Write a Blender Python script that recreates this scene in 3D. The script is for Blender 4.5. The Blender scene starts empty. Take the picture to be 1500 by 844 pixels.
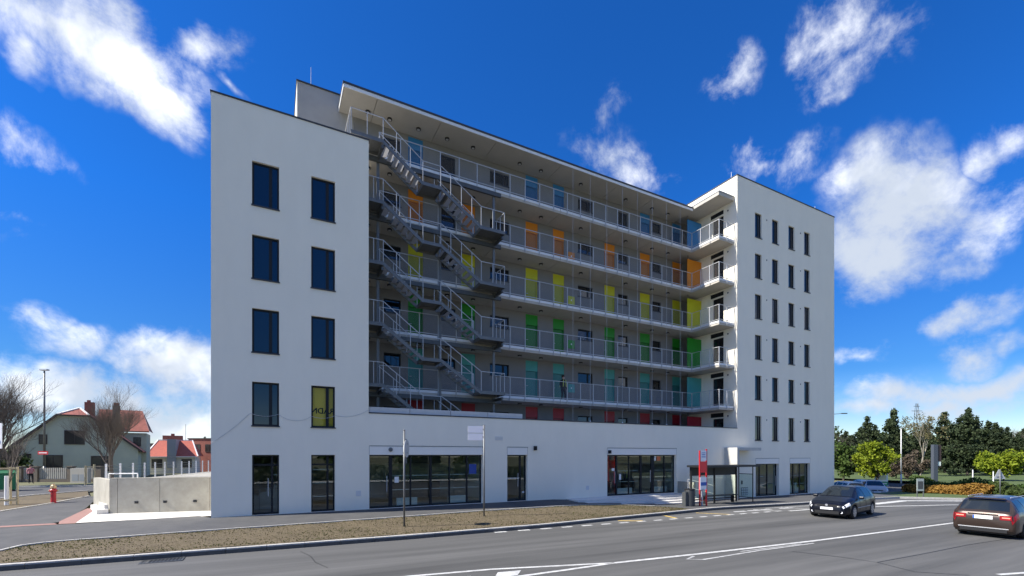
import bpy, bmesh, math, random
import numpy as np
from mathutils import Vector, Matrix, Euler
random.seed(7); np.random.seed(7)
scene = bpy.context.scene
C = scene.collection

# ------------------------------------------------------------------ camera, pixel helpers
FP, U0, V0, CAMH = 665.0, 750.0, 666.5, 2.47
_n = math.hypot(1265.0, 665.0); AX, AY = 1265.0/_n, 665.0/_n
RV = (AX, -AY); WV = (AY, AX)
CX, CY = 2.169, -21.275
def ray(u, v):
    k = (u-U0)/FP
    return (k*RV[0]+WV[0], k*RV[1]+WV[1], (V0-v)/FP)
def onY(u, v, Y=0.0):
    d = ray(u, v); t = (Y-CY)/d[1]; return Vector((CX+t*d[0], Y, CAMH+t*d[2]))
def onZ(u, v, z):
    d = ray(u, v); t = (z-CAMH)/d[2]; return Vector((CX+t*d[0], CY+t*d[1], z))
def atD(u, v, D):                     # point at depth D along the view axis
    d = ray(u, v); return Vector((CX+D*d[0], CY+D*d[1], CAMH+D*d[2]))
def gX(u, Y): return onY(u, 600, Y).x

cam = bpy.data.objects.new('camera', bpy.data.cameras.new('camera')); C.objects.link(cam)
cam.location = (CX, CY, CAMH); cam.rotation_euler = (math.pi/2, 0, -math.atan2(WV[0], WV[1]))
cam.data.sensor_width = 36; cam.data.lens = FP/1500*36; cam.data.shift_y = (V0-422)/1500
cam.data.clip_end = 3000; cam.data.clip_start = 0.1
scene.camera = cam

# ------------------------------------------------------------------ light
scene.view_settings.view_transform = 'Standard'; scene.view_settings.look = 'None'
scene.view_settings.gamma = 1; scene.view_settings.exposure = 0.84
SUN = Vector((-3.5, 0.53, 3.57)).normalized()
sl = bpy.data.lights.new('sun', 'SUN'); sl.energy = 5.0; sl.angle = math.radians(0.5); sl.color = (1, .95, .87)
so = bpy.data.objects.new('sun', sl); C.objects.link(so); so.location = (-30, 0, 40)
so.rotation_euler = SUN.to_track_quat('Z', 'Y').to_euler()

world = bpy.data.worlds.new('World'); scene.world = world; world.use_nodes = True
nt = world.node_tree; nt.nodes.clear(); N = nt.nodes.new; L = nt.links.new
out = N('ShaderNodeOutputWorld'); bg = N('ShaderNodeBackground'); bg.inputs['Strength'].default_value = 0.082
sky = N('ShaderNodeTexSky'); sky.sky_type = 'NISHITA'; sky.sun_disc = False
sky.sun_elevation = math.asin(SUN.z); sky.sun_rotation = math.atan2(SUN.x, SUN.y)
sky.altitude = 300; sky.air_density = 1.0; sky.dust_density = 0.1; sky.ozone_density = 2.0
hsv = N('ShaderNodeMix'); hsv.data_type = 'RGBA'; hsv.blend_type = 'MULTIPLY'; hsv.inputs['Factor'].default_value = 1   # deep spring blue
L(sky.outputs[0], hsv.inputs['A'])
_tc = N('ShaderNodeTexCoord'); _sx = N('ShaderNodeSeparateXYZ'); L(_tc.outputs['Generated'], _sx.inputs[0])
_rp = N('ShaderNodeValToRGB'); L(_sx.outputs['Z'], _rp.inputs[0])
_e = _rp.color_ramp.elements; _e[0].position = 0.0; _e[0].color = (.80, .86, .98, 1); _e[1].position = .42; _e[1].color = (.105, .58, 1.30, 1)
_q = _e.new(.15); _q.color = (.20, .50, .90, 1); L(_rp.outputs[0], hsv.inputs['B'])
world.cycles.sampling_method = 'MANUAL'; world.cycles.sample_map_resolution = 256
scene.cycles.max_bounces = 6; scene.cycles.diffuse_bounces = 3; scene.cycles.glossy_bounces = 3; scene.cycles.transparent_max_bounces = 12
def skynoise(vec, scale, detail, rough=.55):
    n = N('ShaderNodeTexNoise'); n.inputs['Scale'].default_value = scale; n.inputs['Detail'].default_value = detail
    n.inputs['Roughness'].default_value = rough; L(vec, n.inputs['Vector']); return n
def smath(op, a, b=None, c=None, clamp=False):
    m = N('ShaderNodeMath'); m.operation = op; m.use_clamp = clamp
    for i, x in enumerate((a, b, c)):
        if x is None: continue
        if isinstance(x, (int, float)): m.inputs[i].default_value = x
        else: L(x, m.inputs[i])
    return m.outputs[0]
def svec(op, a, b=None, sc=None):
    m = N('ShaderNodeVectorMath'); m.operation = op
    for i, x in enumerate((a, b)):
        if x is None: continue
        if isinstance(x, (tuple, Vector)): m.inputs[i].default_value = x
        else: L(x, m.inputs[i])
    if sc is not None: m.inputs['Scale'].default_value = sc
    return m
tc = N('ShaderNodeTexCoord'); D0 = tc.outputs['Generated']
def warp(src, scale, detail, amt):
    n = skynoise(src, scale, detail)
    return svec('ADD', src, svec('SCALE', svec('SUBTRACT', n.outputs['Color'], (.5, .5, .5)).outputs[0], sc=amt).outputs[0]).outputs[0]
DW = warp(D0, 3.6, 5, .26)
blobs = [  # u, v, r1, r2, angle(deg, down positive), weight
 (95, 35, 175, 70, 20, 1.0), (190, 95, 165, 75, 42, 1.05), (262, 190, 75, 52, 60, .95), (285, 70, 48, 60, 70, .8), (25, 70, 60, 40, 30, .7),
 (20, 235, 85, 42, 30, .66), (0, 330, 40, 28, 0, .5), (345, 130, 40, 10, 35, .35),
 (60, 475, 60, 26, 15, .52), (110, 510, 75, 34, 10, .6), (255, 530, 75, 48, 25, .95), (90, 580, 190, 46, 4, 1.0), (250, 605, 110, 40, 0, .9), (-60, 560, 120, 60, 0, .9),
 (890, 165, 34, 50, 20, .52), (925, 235, 100, 46, 28, .66), (990, 265, 50, 30, 10, .5), (1115, 222, 115, 38, 8, .68), (1045, 112, 55, 34, -35, .66), (1212, 62, 76, 62, 20, .84), (1255, 105, 84, 46, -20, .74), (1225, 155, 40, 22, 0, .55),
 (1330, 280, 130, 66, -5, .84), (1285, 370, 130, 56, 0, .82), (1425, 320, 135, 62, -15, .8), (1390, 395, 90, 30, -8, .6), (1490, 195, 60, 48, -30, .8),
 (1440, 462, 125, 36, -12, 1.0), (1262, 510, 60, 28, 0, .95), (1310, 580, 125, 34, 2, 1.0), (1470, 520, 90, 30, -10, .9), (1480, 580, 110, 30, 0, .95), (1270, 610, 90, 22, 0, .8), (1420, 610, 150, 22, 0, .75),
 (660, 600, 300, 60, 0, .8), (470, 560, 160, 50, 0, .8),
]
def blob_geom(u, v, r1, r2, ang):
    c = Vector(ray(u, v)).normalized(); a = math.radians(ang)
    p = Vector(ray(u+r1*math.cos(a), v+r1*math.sin(a))).normalized()
    q = Vector(ray(u-r2*math.sin(a), v+r2*math.cos(a))).normalized()
    t1 = (p-c); R1 = t1.length; t1 = (t1-c*t1.dot(c)).normalized()
    t2 = (q-c); R2 = t2.length; t2 = (t2-c*t2.dot(c)); t2 = (t2-t1*t2.dot(t1)).normalized()
    return c, t1, t2, R1, R2
geoms = [blob_geom(*b[:5])+(b[5],) for b in blobs]
rs = random.Random(21)
vdir = Vector((WV[0], WV[1], .3)).normalized()
while len(geoms) < len(blobs)+26:         # the same kind of clouds all round the sky
    az = rs.uniform(0, 6.283); el = rs.uniform(.06, 1.2)
    c = Vector((math.cos(az)*math.cos(el), math.sin(az)*math.cos(el), math.sin(el)))
    if c.dot(vdir) > .42 or c.dot(Vector((.05, -.886, .46))) > .86: continue
    t1 = Vector((-c.y, c.x, 0)).normalized(); t2 = c.cross(t1)
    geoms.append((c, t1, t2, rs.uniform(.15, .38), rs.uniform(.08, .2), rs.uniform(.75, 1)))
acc = None
for c, t1, t2, R1, R2, w in geoms:
    M = Matrix((t1, t2, t1.cross(t2))).transposed()
    mp = N('ShaderNodeMapping'); mp.vector_type = 'TEXTURE'
    mp.inputs['Location'].default_value = c; mp.inputs['Rotation'].default_value = M.to_euler()
    mp.inputs['Scale'].default_value = (R1, R2, .8)
    L(DW, mp.inputs['Vector'])
    ln = svec('LENGTH', mp.outputs[0]).outputs['Value']
    val = smath('MULTIPLY', smath('SUBTRACT', 1.36, ln, clamp=False), w)
    acc = val if acc is None else smath('MAXIMUM', acc, val)
mask = smath('MAXIMUM', acc, 0.0)
nf = skynoise(warp(D0, 4, 2, .10), 6.5, 12, .66)
ng = skynoise(D0, 2.6, 4, .5)
f = smath('ADD', smath('MULTIPLY', smath('SUBTRACT', nf.outputs[0], .5), 3.9), smath('MULTIPLY', smath('SUBTRACT', ng.outputs[0], .5), .7))
dens = N('ShaderNodeMapRange'); dens.interpolation_type = 'SMOOTHSTEP'
dens.inputs['From Min'].default_value = .15; dens.inputs['From Max'].default_value = 1.45
L(smath('ADD', smath('MULTIPLY', mask, 1.0), smath('MULTIPLY', f, smath('MINIMUM', smath('MULTIPLY', mask, 2.5), 1.0))), dens.inputs['Value'])
# sunlit white and grey folds of the clouds
ns = skynoise(warp(D0, 6, 3, .08), 5.0, 5, .55)
shade = N('ShaderNodeMapRange'); shade.interpolation_type = 'SMOOTHSTEP'
shade.inputs['From Min'].default_value = .40; shade.inputs['From Max'].default_value = .62
L(ns.outputs[0], shade.inputs['Value'])
ccol = N('ShaderNodeMix'); ccol.data_type = 'RGBA'
ccol.inputs['A'].default_value = (4.7, 5.2, 6.0, 1); ccol.inputs['B'].default_value = (9.2, 9.4, 9.6, 1)
L(shade.outputs[0], ccol.inputs['Factor'])
mx = N('ShaderNodeMix'); mx.data_type = 'RGBA'
L(smath('MULTIPLY', dens.outputs[0], .95), mx.inputs['Factor']); L(hsv.outputs['Result'], mx.inputs['A']); L(ccol.outputs['Result'], mx.inputs['B'])
L(mx.outputs['Result'], bg.inputs['Color']); L(bg.outputs[0], out.inputs[0])

# ------------------------------------------------------------------ materials
MATS = {}
def mat(name, col, rough=.7, metal=0, var=0.0, vscale=4.0, bump=0.0, bscale=40.0, spec=.5, col2=None, stretch=None, coat=0):
    if name in MATS: return MATS[name]
    m = bpy.data.materials.new(name); m.use_nodes = True; t = m.node_tree; b = t.nodes['Principled BSDF']
    b.inputs['Base Color'].default_value = (*col, 1); b.inputs['Roughness'].default_value = rough
    b.inputs['Metallic'].default_value = metal; b.inputs['Specular IOR Level'].default_value = spec
    if coat: b.inputs['Coat Weight'].default_value = coat; b.inputs['Coat Roughness'].default_value = .04
    if var or bump or col2:
        geo = t.nodes.new('ShaderNodeNewGeometry'); src = geo.outputs['Position']
        if stretch:
            mp = t.nodes.new('ShaderNodeMapping'); mp.inputs['Scale'].default_value = stretch
            t.links.new(src, mp.inputs[0]); src2 = mp.outputs[0]
        else: src2 = src
        if var or col2:
            n = t.nodes.new('ShaderNodeTexNoise'); n.inputs['Scale'].default_value = vscale; n.inputs['Detail'].default_value = 7
            n.inputs['Roughness'].default_value = .65
            t.links.new(src2, n.inputs['Vector'])
            r = t.nodes.new('ShaderNodeMapRange'); r.inputs['From Min'].default_value = .32; r.inputs['From Max'].default_value = .68
            t.links.new(n.outputs[0], r.inputs['Value'])
            mix = t.nodes.new('ShaderNodeMix'); mix.data_type = 'RGBA'
            c2 = col2 if col2 else tuple(x*(1+var) for x in col); c1 = col if col2 else tuple(x*(1-var) for x in col)
            mix.inputs['A'].default_value = (*c1, 1); mix.inputs['B'].default_value = (*c2, 1)
            t.links.new(r.outputs[0], mix.inputs['Factor']); t.links.new(mix.outputs['Result'], b.inputs['Base Color'])
        if bump:
            n2 = t.nodes.new('ShaderNodeTexNoise'); n2.inputs['Scale'].default_value = bscale; n2.inputs['Detail'].default_value = 4
            t.links.new(src, n2.inputs['Vector'])
            bp = t.nodes.new('ShaderNodeBump'); bp.inputs['Strength'].default_value = bump; bp.inputs['Distance'].default_value = .02
            t.links.new(n2.outputs[0], bp.inputs['Height']); t.links.new(bp.outputs[0], b.inputs['Normal'])
    MATS[name] = m; return m
def glass_mat(name, tint, base_refl, ior=1.5):
    m = bpy.data.materials.new(name); m.use_nodes = True; t = m.node_tree; t.nodes.clear()
    o = t.nodes.new('ShaderNodeOutputMaterial'); mix = t.nodes.new('ShaderNodeMixShader')
    tr = t.nodes.new('ShaderNodeBsdfTransparent'); tr.inputs[0].default_value = (*tint, 1)
    gl = t.nodes.new('ShaderNodeBsdfGlossy'); gl.inputs['Roughness'].default_value = .012; gl.inputs['Color'].default_value = (.9, .95, .96, 1)
    fr = t.nodes.new('ShaderNodeFresnel'); fr.inputs[0].default_value = ior
    ad = t.nodes.new('ShaderNodeMath'); ad.operation = 'ADD'; ad.inputs[1].default_value = base_refl; ad.use_clamp = True
    ge = t.nodes.new('ShaderNodeNewGeometry'); iv = t.nodes.new('ShaderNodeMath'); iv.operation = 'SUBTRACT'; iv.inputs[0].default_value = 1   # the inner face of the pane does not mirror
    ml = t.nodes.new('ShaderNodeMath'); ml.operation = 'MULTIPLY'; t.links.new(ge.outputs['Backfacing'], iv.inputs[1])
    t.links.new(fr.outputs[0], ad.inputs[0]); t.links.new(ad.outputs[0], ml.inputs[0]); t.links.new(iv.outputs[0], ml.inputs[1]); t.links.new(ml.outputs[0], mix.inputs[0])
    t.links.new(tr.outputs[0], mix.inputs[1]); t.links.new(gl.outputs[0], mix.inputs[2]); t.links.new(mix.outputs[0], o.inputs[0])
    MATS[name] = m; return m
def mesh_infill(name, col, fac):
    m = bpy.data.materials.new(name); m.use_nodes = True; t = m.node_tree; t.nodes.clear()
    o = t.nodes.new('ShaderNodeOutputMaterial'); mix = t.nodes.new('ShaderNodeMixShader'); mix.inputs[0].default_value = fac
    tr = t.nodes.new('ShaderNodeBsdfTransparent'); df = t.nodes.new('ShaderNodeBsdfDiffuse'); df.inputs[0].default_value = (*col, 1)
    t.links.new(tr.outputs[0], mix.inputs[1]); t.links.new(df.outputs[0], mix.inputs[2]); t.links.new(mix.outputs[0], o.inputs[0])
    MATS[name] = m; return m
M = MATS
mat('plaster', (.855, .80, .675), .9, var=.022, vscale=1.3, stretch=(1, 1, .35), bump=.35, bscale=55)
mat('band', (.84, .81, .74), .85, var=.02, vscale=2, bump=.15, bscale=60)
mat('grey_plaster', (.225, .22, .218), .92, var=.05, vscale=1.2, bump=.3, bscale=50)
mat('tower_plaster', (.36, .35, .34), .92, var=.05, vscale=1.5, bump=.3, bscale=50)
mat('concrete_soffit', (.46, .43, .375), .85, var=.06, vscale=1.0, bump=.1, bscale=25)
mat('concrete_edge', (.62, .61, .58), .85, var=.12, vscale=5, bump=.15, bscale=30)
mat('coping', (.035, .04, .05), .5)
mat('frame', (.012, .014, .017), .6, spec=.3)
mat('galv', (.155, .16, .16), .45, metal=.3, var=.12, vscale=6)
mat('galv_light', (.50, .51, .52), .5, metal=.3, var=.08, vscale=6)
mat('galv_dark', (.09, .095, .095), .5, metal=.4, var=.15, vscale=6)
def mirror_glass(name, col, add):
    m = bpy.data.materials.new(name); m.use_nodes = True; t = m.node_tree; t.nodes.clear()
    o = t.nodes.new('ShaderNodeOutputMaterial'); mix = t.nodes.new('ShaderNodeMixShader')
    df = t.nodes.new('ShaderNodeBsdfDiffuse'); df.inputs[0].default_value = (*col, 1); gl = t.nodes.new('ShaderNodeBsdfGlossy'); gl.inputs['Roughness'].default_value = .01
    fr = t.nodes.new('ShaderNodeFresnel'); fr.inputs[0].default_value = 1.5; ad = t.nodes.new('ShaderNodeMath'); ad.inputs[1].default_value = add
    n = t.nodes.new('ShaderNodeTexNoise'); n.inputs['Scale'].default_value = .8; g = t.nodes.new('ShaderNodeNewGeometry'); t.links.new(g.outputs['Position'], n.inputs['Vector'])
    bp = t.nodes.new('ShaderNodeBump'); bp.inputs['Strength'].default_value = .03; bp.inputs['Distance'].default_value = .1; t.links.new(n.outputs[0], bp.inputs['Height']); t.links.new(bp.outputs[0], gl.inputs['Normal'])
    t.links.new(fr.outputs[0], ad.inputs[0]); t.links.new(ad.outputs[0], mix.inputs[0]); t.links.new(df.outputs[0], mix.inputs[1]); t.links.new(gl.outputs[0], mix.inputs[2]); t.links.new(mix.outputs[0], o.inputs[0]); MATS[name] = m
mirror_glass('dark_glass', (.006, .008, .011), .06)
def grating(name, col, fac):
    m = bpy.data.materials.new(name); m.use_nodes = True; t = m.node_tree; t.nodes.clear()
    o = t.nodes.new('ShaderNodeOutputMaterial'); mix = t.nodes.new('ShaderNodeMixShader'); mix.inputs[0].default_value = fac
    tr = t.nodes.new('ShaderNodeBsdfTranslucent'); tr.inputs[0].default_value = (*col, 1); df = t.nodes.new('ShaderNodeBsdfDiffuse'); df.inputs[0].default_value = (*col, 1)
    t.links.new(tr.outputs[0], mix.inputs[1]); t.links.new(df.outputs[0], mix.inputs[2]); t.links.new(mix.outputs[0], o.inputs[0]); MATS[name] = m
grating('open_grating', (.62, .62, .62), .4)
mat('edge_steel', (.74, .75, .76), .5, var=.06, vscale=4)
mat('white_paint', (.8, .8, .8), .5)
mat('sign_white', (.82, .82, .84), .4)
mat('black', (.012, .012, .013), .5)
mat('rubber', (.018, .018, .018), .8)
mat('lamp_ring', (.03, .03, .03), .4)
mat('lamp_face', (.55, .53, .5), .5)
mat('interior', (.78, .77, .74), .9)
mat('interior_floor', (.48, .47, .45), .6)
glass_mat('shop_glass', (.80, .86, .83), .05)
glass_mat('clear_glass', (.86, .92, .89), .02)
mesh_infill('steel_mesh', (.30, .30, .31), .05)
mat('asphalt_road', (.046, .046, .044), .82, col2=(.128, .126, .12), vscale=.7, stretch=(.045, 1.0, 1), bump=.5, bscale=60)
mat('asphalt_walk', (.058, .058, .058), .88, col2=(.088, .087, .085), vscale=1.1, bump=.4, bscale=70)
mat('granite', (.42, .405, .375), .85, var=.2, vscale=9, bump=.2, bscale=60)
mat('kerb_dark', (.085, .085, .083), .9, var=.2, vscale=6)
mat('verge_soil', (.088, .066, .036), .95, col2=(.135, .105, .058), vscale=5.0, bump=1.0, bscale=22)
mat('grass', (.045, .075, .018), .95, col2=(.085, .115, .03), vscale=1.3, bump=1.0, bscale=14)
mat('field', (.10, .11, .05), .95, col2=(.15, .14, .07), vscale=.6, bump=1.0, bscale=10)
mat('pale_paving', (.62, .60, .56), .85, var=.06, vscale=2, bump=.15, bscale=40)
mat('red_paving', (.27, .15, .125), .85, var=.1, vscale=6, bump=.2, bscale=40)
mat('concrete', (.30, .28, .23), .85, col2=(.42, .40, .335), vscale=1.5, bump=.2, bscale=20)
mat('road_white', (.34, .34, .33), .75, col2=(.62, .62, .60), vscale=5)
mat('road_white_worn', (.38, .38, .37), .8, var=.35, vscale=8)
mat('road_yellow', (.62, .42, .10), .7, var=.15, vscale=6)
mat('bark', (.085, .07, .055), .95, var=.25, vscale=6)
mat('bark_pale', (.32, .28, .22), .95, var=.25, vscale=6)
mat('twig', (.12, .10, .085), .95)

# ------------------------------------------------------------------ mesh helpers
class MB:
    def __init__(s): s.v = []; s.f = []
    def box(s, x0, x1, y0, y1, z0, z1):
        n = len(s.v)
        s.v += [(x0,y0,z0),(x1,y0,z0),(x1,y1,z0),(x0,y1,z0),(x0,y0,z1),(x1,y0,z1),(x1,y1,z1),(x0,y1,z1)]
        s.f += [tuple(n+i for i in q) for q in ((0,3,2,1),(4,5,6,7),(0,1,5,4),(1,2,6,5),(2,3,7,6),(3,0,4,7))]
        return s
    def obox(s, c, size, M3):
        n = len(s.v); c = Vector(c)
        for z in (-1, 1):
            for x, y in ((-1,-1),(1,-1),(1,1),(-1,1)):
                s.v.append(tuple(c + M3 @ Vector((x*size[0]/2, y*size[1]/2, z*size[2]/2))))
        s.f += [tuple(n+i for i in q) for q in ((0,3,2,1),(4,5,6,7),(0,1,5,4),(1,2,6,5),(2,3,7,6),(3,0,4,7))]
        return s
    def bar(s, p0, p1, w, h):             # rectangular bar from p0 to p1
        p0, p1 = Vector(p0), Vector(p1); d = p1-p0; L_ = d.length; d.normalize()
        up = Vector((0,0,1)) if abs(d.z) < .95 else Vector((0,1,0))
        y = up.cross(d).normalized(); z = d.cross(y)
        return s.obox((p0+p1)/2, (L_, w, h), Matrix((d, y, z)).transposed())
    def tube(s, p0, p1, r0, r1=None, n=8, caps=True):
        r1 = r0 if r1 is None else r1
        p0, p1 = Vector(p0), Vector(p1); d = (p1-p0).normalized()
        a = d.orthogonal().normalized(); b = d.cross(a); k = len(s.v)
        for p, r in ((p0, r0), (p1, r1)):
            for i in range(n):
                t = 2*math.pi*i/n; s.v.append(tuple(p+(a*math.cos(t)+b*math.sin(t))*r))
        for i in range(n):
            j = (i+1) % n; s.f.append((k+i, k+j, k+n+j, k+n+i))
        if caps: s.f += [tuple(k+i for i in reversed(range(n))), tuple(k+n+i for i in range(n))]
        return s
    def lathe(s, c, prof, n=16, axis='z'):
        k = len(s.v); c = Vector(c)
        for r, h in prof:
            for i in range(n):
                t = 2*math.pi*i/n; x, y = r*math.cos(t), r*math.sin(t)
                p = {'z': (x, y, h), 'y': (x, h, y), 'x': (h, x, y)}[axis]
                s.v.append(tuple(c+Vector(p)))
        for j in range(len(prof)-1):
            for i in range(n):
                a, b = k+j*n+i, k+j*n+(i+1) % n; s.f.append((a, b, b+n, a+n))
        s.f += [tuple(k+i for i in reversed(range(n))), tuple(k+(len(prof)-1)*n+i for i in range(n))]
        return s
    def prism(s, pts, y0, y1, plane='xz'):  # polygon in a plane, extruded along the third axis
        k = len(s.v); n = len(pts)
        for y in (y0, y1):
            for a, b in pts:
                s.v.append({'xz': (a, y, b), 'yz': (y, a, b), 'xy': (a, b, y)}[plane])
        s.f += [tuple(k+i for i in range(n)), tuple(k+n+i for i in reversed(range(n)))]
        for i in range(n):
            j = (i+1) % n; s.f.append((k+i, k+n+i, k+n+j, k+j))
        return s
    def poly(s, pts):
        k = len(s.v); s.v += [tuple(p) for p in pts]; s.f.append(tuple(range(k, k+len(pts)))); return s
    def mesh(s, name, m, smooth=False, fix=True):
        me = bpy.data.meshes.new(name); me.from_pydata(s.v, [], s.f); me.update()
        if fix:
            bm = bmesh.new(); bm.from_mesh(me); bmesh.ops.recalc_face_normals(bm, faces=bm.faces); bm.to_mesh(me); bm.free()
        me.materials.append(M[m] if isinstance(m, str) else m)
        if smooth: me.polygons.foreach_set('use_smooth', [True]*len(me.polygons))
        return me
    def build(s, name, m, parent=None, smooth=False, loc=(0,0,0), fix=True):
        return inst(name, s.mesh(name, m, smooth, fix), parent, loc)
def inst(name, me, parent=None, loc=(0,0,0), rz=0, sc=None):
    o = bpy.data.objects.new(name, me); C.objects.link(o); o.parent = parent; o.location = loc
    if rz: o.rotation_euler = (0, 0, rz)
    if sc: o.scale = sc
    return o
def tag(o, label=None, cat=None, group=None, kind=None):
    if label: o['label'] = label
    if cat: o['category'] = cat
    if group: o['group'] = group
    if kind: o['kind'] = kind
    return o
def thing(name, label, cat, loc=(0,0,0), rz=0, group=None):
    return tag(inst(name, None, None, loc, rz), label, cat, group)
def copy_tree(o, parent=None):
    c = o.copy(); C.objects.link(c); c.parent = parent
    for ch in o.children: copy_tree(ch, c)
    return c
def holed_wall(s0, s1, z0, z1, holes, d0, d1, mapf, noreveal=()):
    """solid wall between depths d0 (outer) and d1 with rectangular openings; mapf(s,z,d)->xyz"""
    S = sorted({s0, s1, *[h[0] for h in holes], *[h[1] for h in holes]}); S = [s for s in S if s0-1e-6 <= s <= s1+1e-6]
    Zs = sorted({z0, z1, *[h[2] for h in holes], *[h[3] for h in holes]}); Zs = [z for z in Zs if z0-1e-6 <= z <= z1+1e-6]
    def solid(i, j):
        if i < 0 or j < 0 or i >= len(S)-1 or j >= len(Zs)-1: return False
        a, b = (S[i]+S[i+1])/2, (Zs[j]+Zs[j+1])/2
        return not any(h[0] < a < h[1] and h[2] < b < h[3] for h in holes)
    idx = {}; mb = MB()
    def V(i, j, d):
        k = (i, j, d)
        if k not in idx: idx[k] = len(mb.v); mb.v.append(mapf(S[i], Zs[j], d))
        return idx[k]
    for i in range(len(S)-1):
        for j in range(len(Zs)-1):
            if not solid(i, j): continue
            mb.f.append((V(i,j,d0), V(i+1,j,d0), V(i+1,j+1,d0), V(i,j+1,d0)))
            mb.f.append((V(i,j,d1), V(i,j+1,d1), V(i+1,j+1,d1), V(i+1,j,d1)))
            for (di, dj, a, b) in ((-1,0,(i,j),(i,j+1)), (1,0,(i+1,j+1),(i+1,j)), (0,-1,(i+1,j),(i,j)), (0,1,(i,j+1),(i+1,j+1))):
                if not solid(i+di, j+dj): mb.f.append((V(*a,d0), V(*b,d0), V(*b,d1), V(*a,d1)))
    return mb

# ------------------------------------------------------------------ terrain heights
def zr(x): return -0.25-0.0115*min(max(x, -12), 50)
def lerp(a, b, t): return a+(b-a)*min(max(t, 0), 1)
def zf(x): return lerp(-.06, 0, (x+4)/4) if x < 2 else (0 if x < 16 else lerp(0, -.56, (x-16)/9.6) if x < 27.5 else lerp(-.62, -.66, (x-27.5)/16))
KERB = [(-90,-6.5),(-3,-6.5),(6,-6.4),(11.7,-6.1),(14.9,-5.65),(19.6,-5.1),(23.3,-4.6),(27,-4.7),(31,-4.8),(36,-4.7),(40,-4.6)]
def ykerb(x):
    return float(np.interp(x, [k[0] for k in KERB], [k[1] for k in KERB]))
def zp(x, y):                          # walking surface between the kerb and the facade
    yk = ykerb(x)
    return lerp(zf(x), zr(x)+.13, (0-y)/(0-yk)) if y < 0 else zf(x)
def strip(name, xs, y0f, y1f, zfun, m, ny=6, label=None, kind='structure', lift=0):
    mb = MB(); w = ny+1
    for x in xs:
        for j in range(w):
            y = lerp(y0f(x), y1f(x), j/ny); mb.v.append((x, y, zfun(x, y)+lift))
    for i in range(len(xs)-1):
        for j in range(ny):
            a = i*w+j; mb.f.append((a, a+w, a+w+1, a+1))
    o = mb.build(name, m); tag(o, kind=kind); return o
def frange(a, b, n): return [a+(b-a)*i/n for i in range(n+1)]

# ground sheet to the horizon
def zg(x): return zr(x)-.10 if x < 44.5 else float(np.interp(x, [44.5, 47.5, 70, 76], [-.862, -1.5, -1.5, -.95]))
mb = MB(); xs = [-900, -60, -12, 0, 12, 25, 38, 44.5, 47.5, 70, 76, 120, 1200]; ys = [-600, -60, 60, 1500]
for x in xs:
    for y in ys: mb.v.append((x, y, zg(x)))
for i in range(len(xs)-1):
    for j in range(len(ys)-1):
        a = i*len(ys)+j; mb.f.append((a, a+len(ys), a+len(ys)+1, a+1))
tag(mb.build('ground', 'field'), kind='structure')
# carriageway
RX = frange(-90, -12, 10)[:-1]+frange(-12, 50, 62)[:-1]+frange(50, 150, 8)
def road_far(x): return ykerb(x)-.02 if x <= 40 else float(np.interp(x, [40, 43, 46, 52, 60, 80, 150], [-4.6, -4.9, -7.4, -10.5, -13, -18, -30]))
strip('road', RX, lambda x: min(-26, road_far(x)-10), road_far, lambda x, y: zr(x), 'asphalt_road', 8)
# pavement along the building
PX = frange(-90, -6, 8)[:-1]+frange(-6, 27.4, 67)+frange(27.5, 44.6, 30)
def verge_back(x): return float(np.interp(x, [-4.3, -4.15, -3.7, -3, 2.2, 6.9, 10.3, 14, 18.4, 20.5, 21.5], [-6.2, -4.0, -3.6, -3.5, -3.16, -2.77, -2.44, -2.3, -2.3, -3.2, -4.6]))
strip('pavement', PX, lambda x: max(ykerb(x)+.15, -6.35), lambda x: 1.0 if x < -.05 else .05, zp, 'asphalt_walk', 10)
# dry soil verge inside the kerb
vx = frange(-4.2, 21.4, 64)
strip('verge', vx, lambda x: ykerb(x)+.15, lambda x: max(verge_back(x), ykerb(x)+.16), lambda x, y: zp(x, y)+.02+.012*math.sin(x*3.1+y*2.3), 'verge_soil', 8)
# thin edging stones behind the verge
edge = inst('verge_edging', None); tag(edge, kind='structure')
pts = [(x, verge_back(x)) for x in (-4.28, -4.2, -4.0, -3.6, -3)]+[(x, verge_back(x)) for x in frange(-2, 20.4, 23)]
for a, b in zip(pts, pts[1:]):
    d = Vector((b[0]-a[0], b[1]-a[1], 0)); g = d*.006
    MB().bar((a[0]+g.x, a[1]+g.y, zp(*a)+.005), (b[0]-g.x, b[1]-g.y, zp(*b)+.005), .09, .1).build('edging_stone', 'granite', edge)
# kerb stones
kerb = inst('kerb', None); tag(kerb, kind='structure')
kx = frange(-14, 40, 54)
for i, (a, b) in enumerate(zip(kx, kx[1:])):
    ya, yb = ykerb(a)+.065, ykerb(b)+.065
    low = .0
    MB().bar((a+.006, ya, zr(a)+.03-low), (b-.006, yb, zr(b)+.03-low), .17, .225).build('kerb_stone', 'granite', kerb); ks_ = kerb.children[-1] if kerb.children else None
    MB().bar((a+.006, ya-.088, zr(a)+.012), (b-.006, yb-.088, zr(b)+.012), .008, .185).build('dark_face', 'kerb_dark', ks_)  # thin darker strip over the front of each stone
MB().bar((-90, ykerb(-90)+.065, zr(-90)+.03), (-14, ykerb(-14)+.065, zr(-14)+.03), .17, .225).build('kerb_run', 'granite', kerb)

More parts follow.
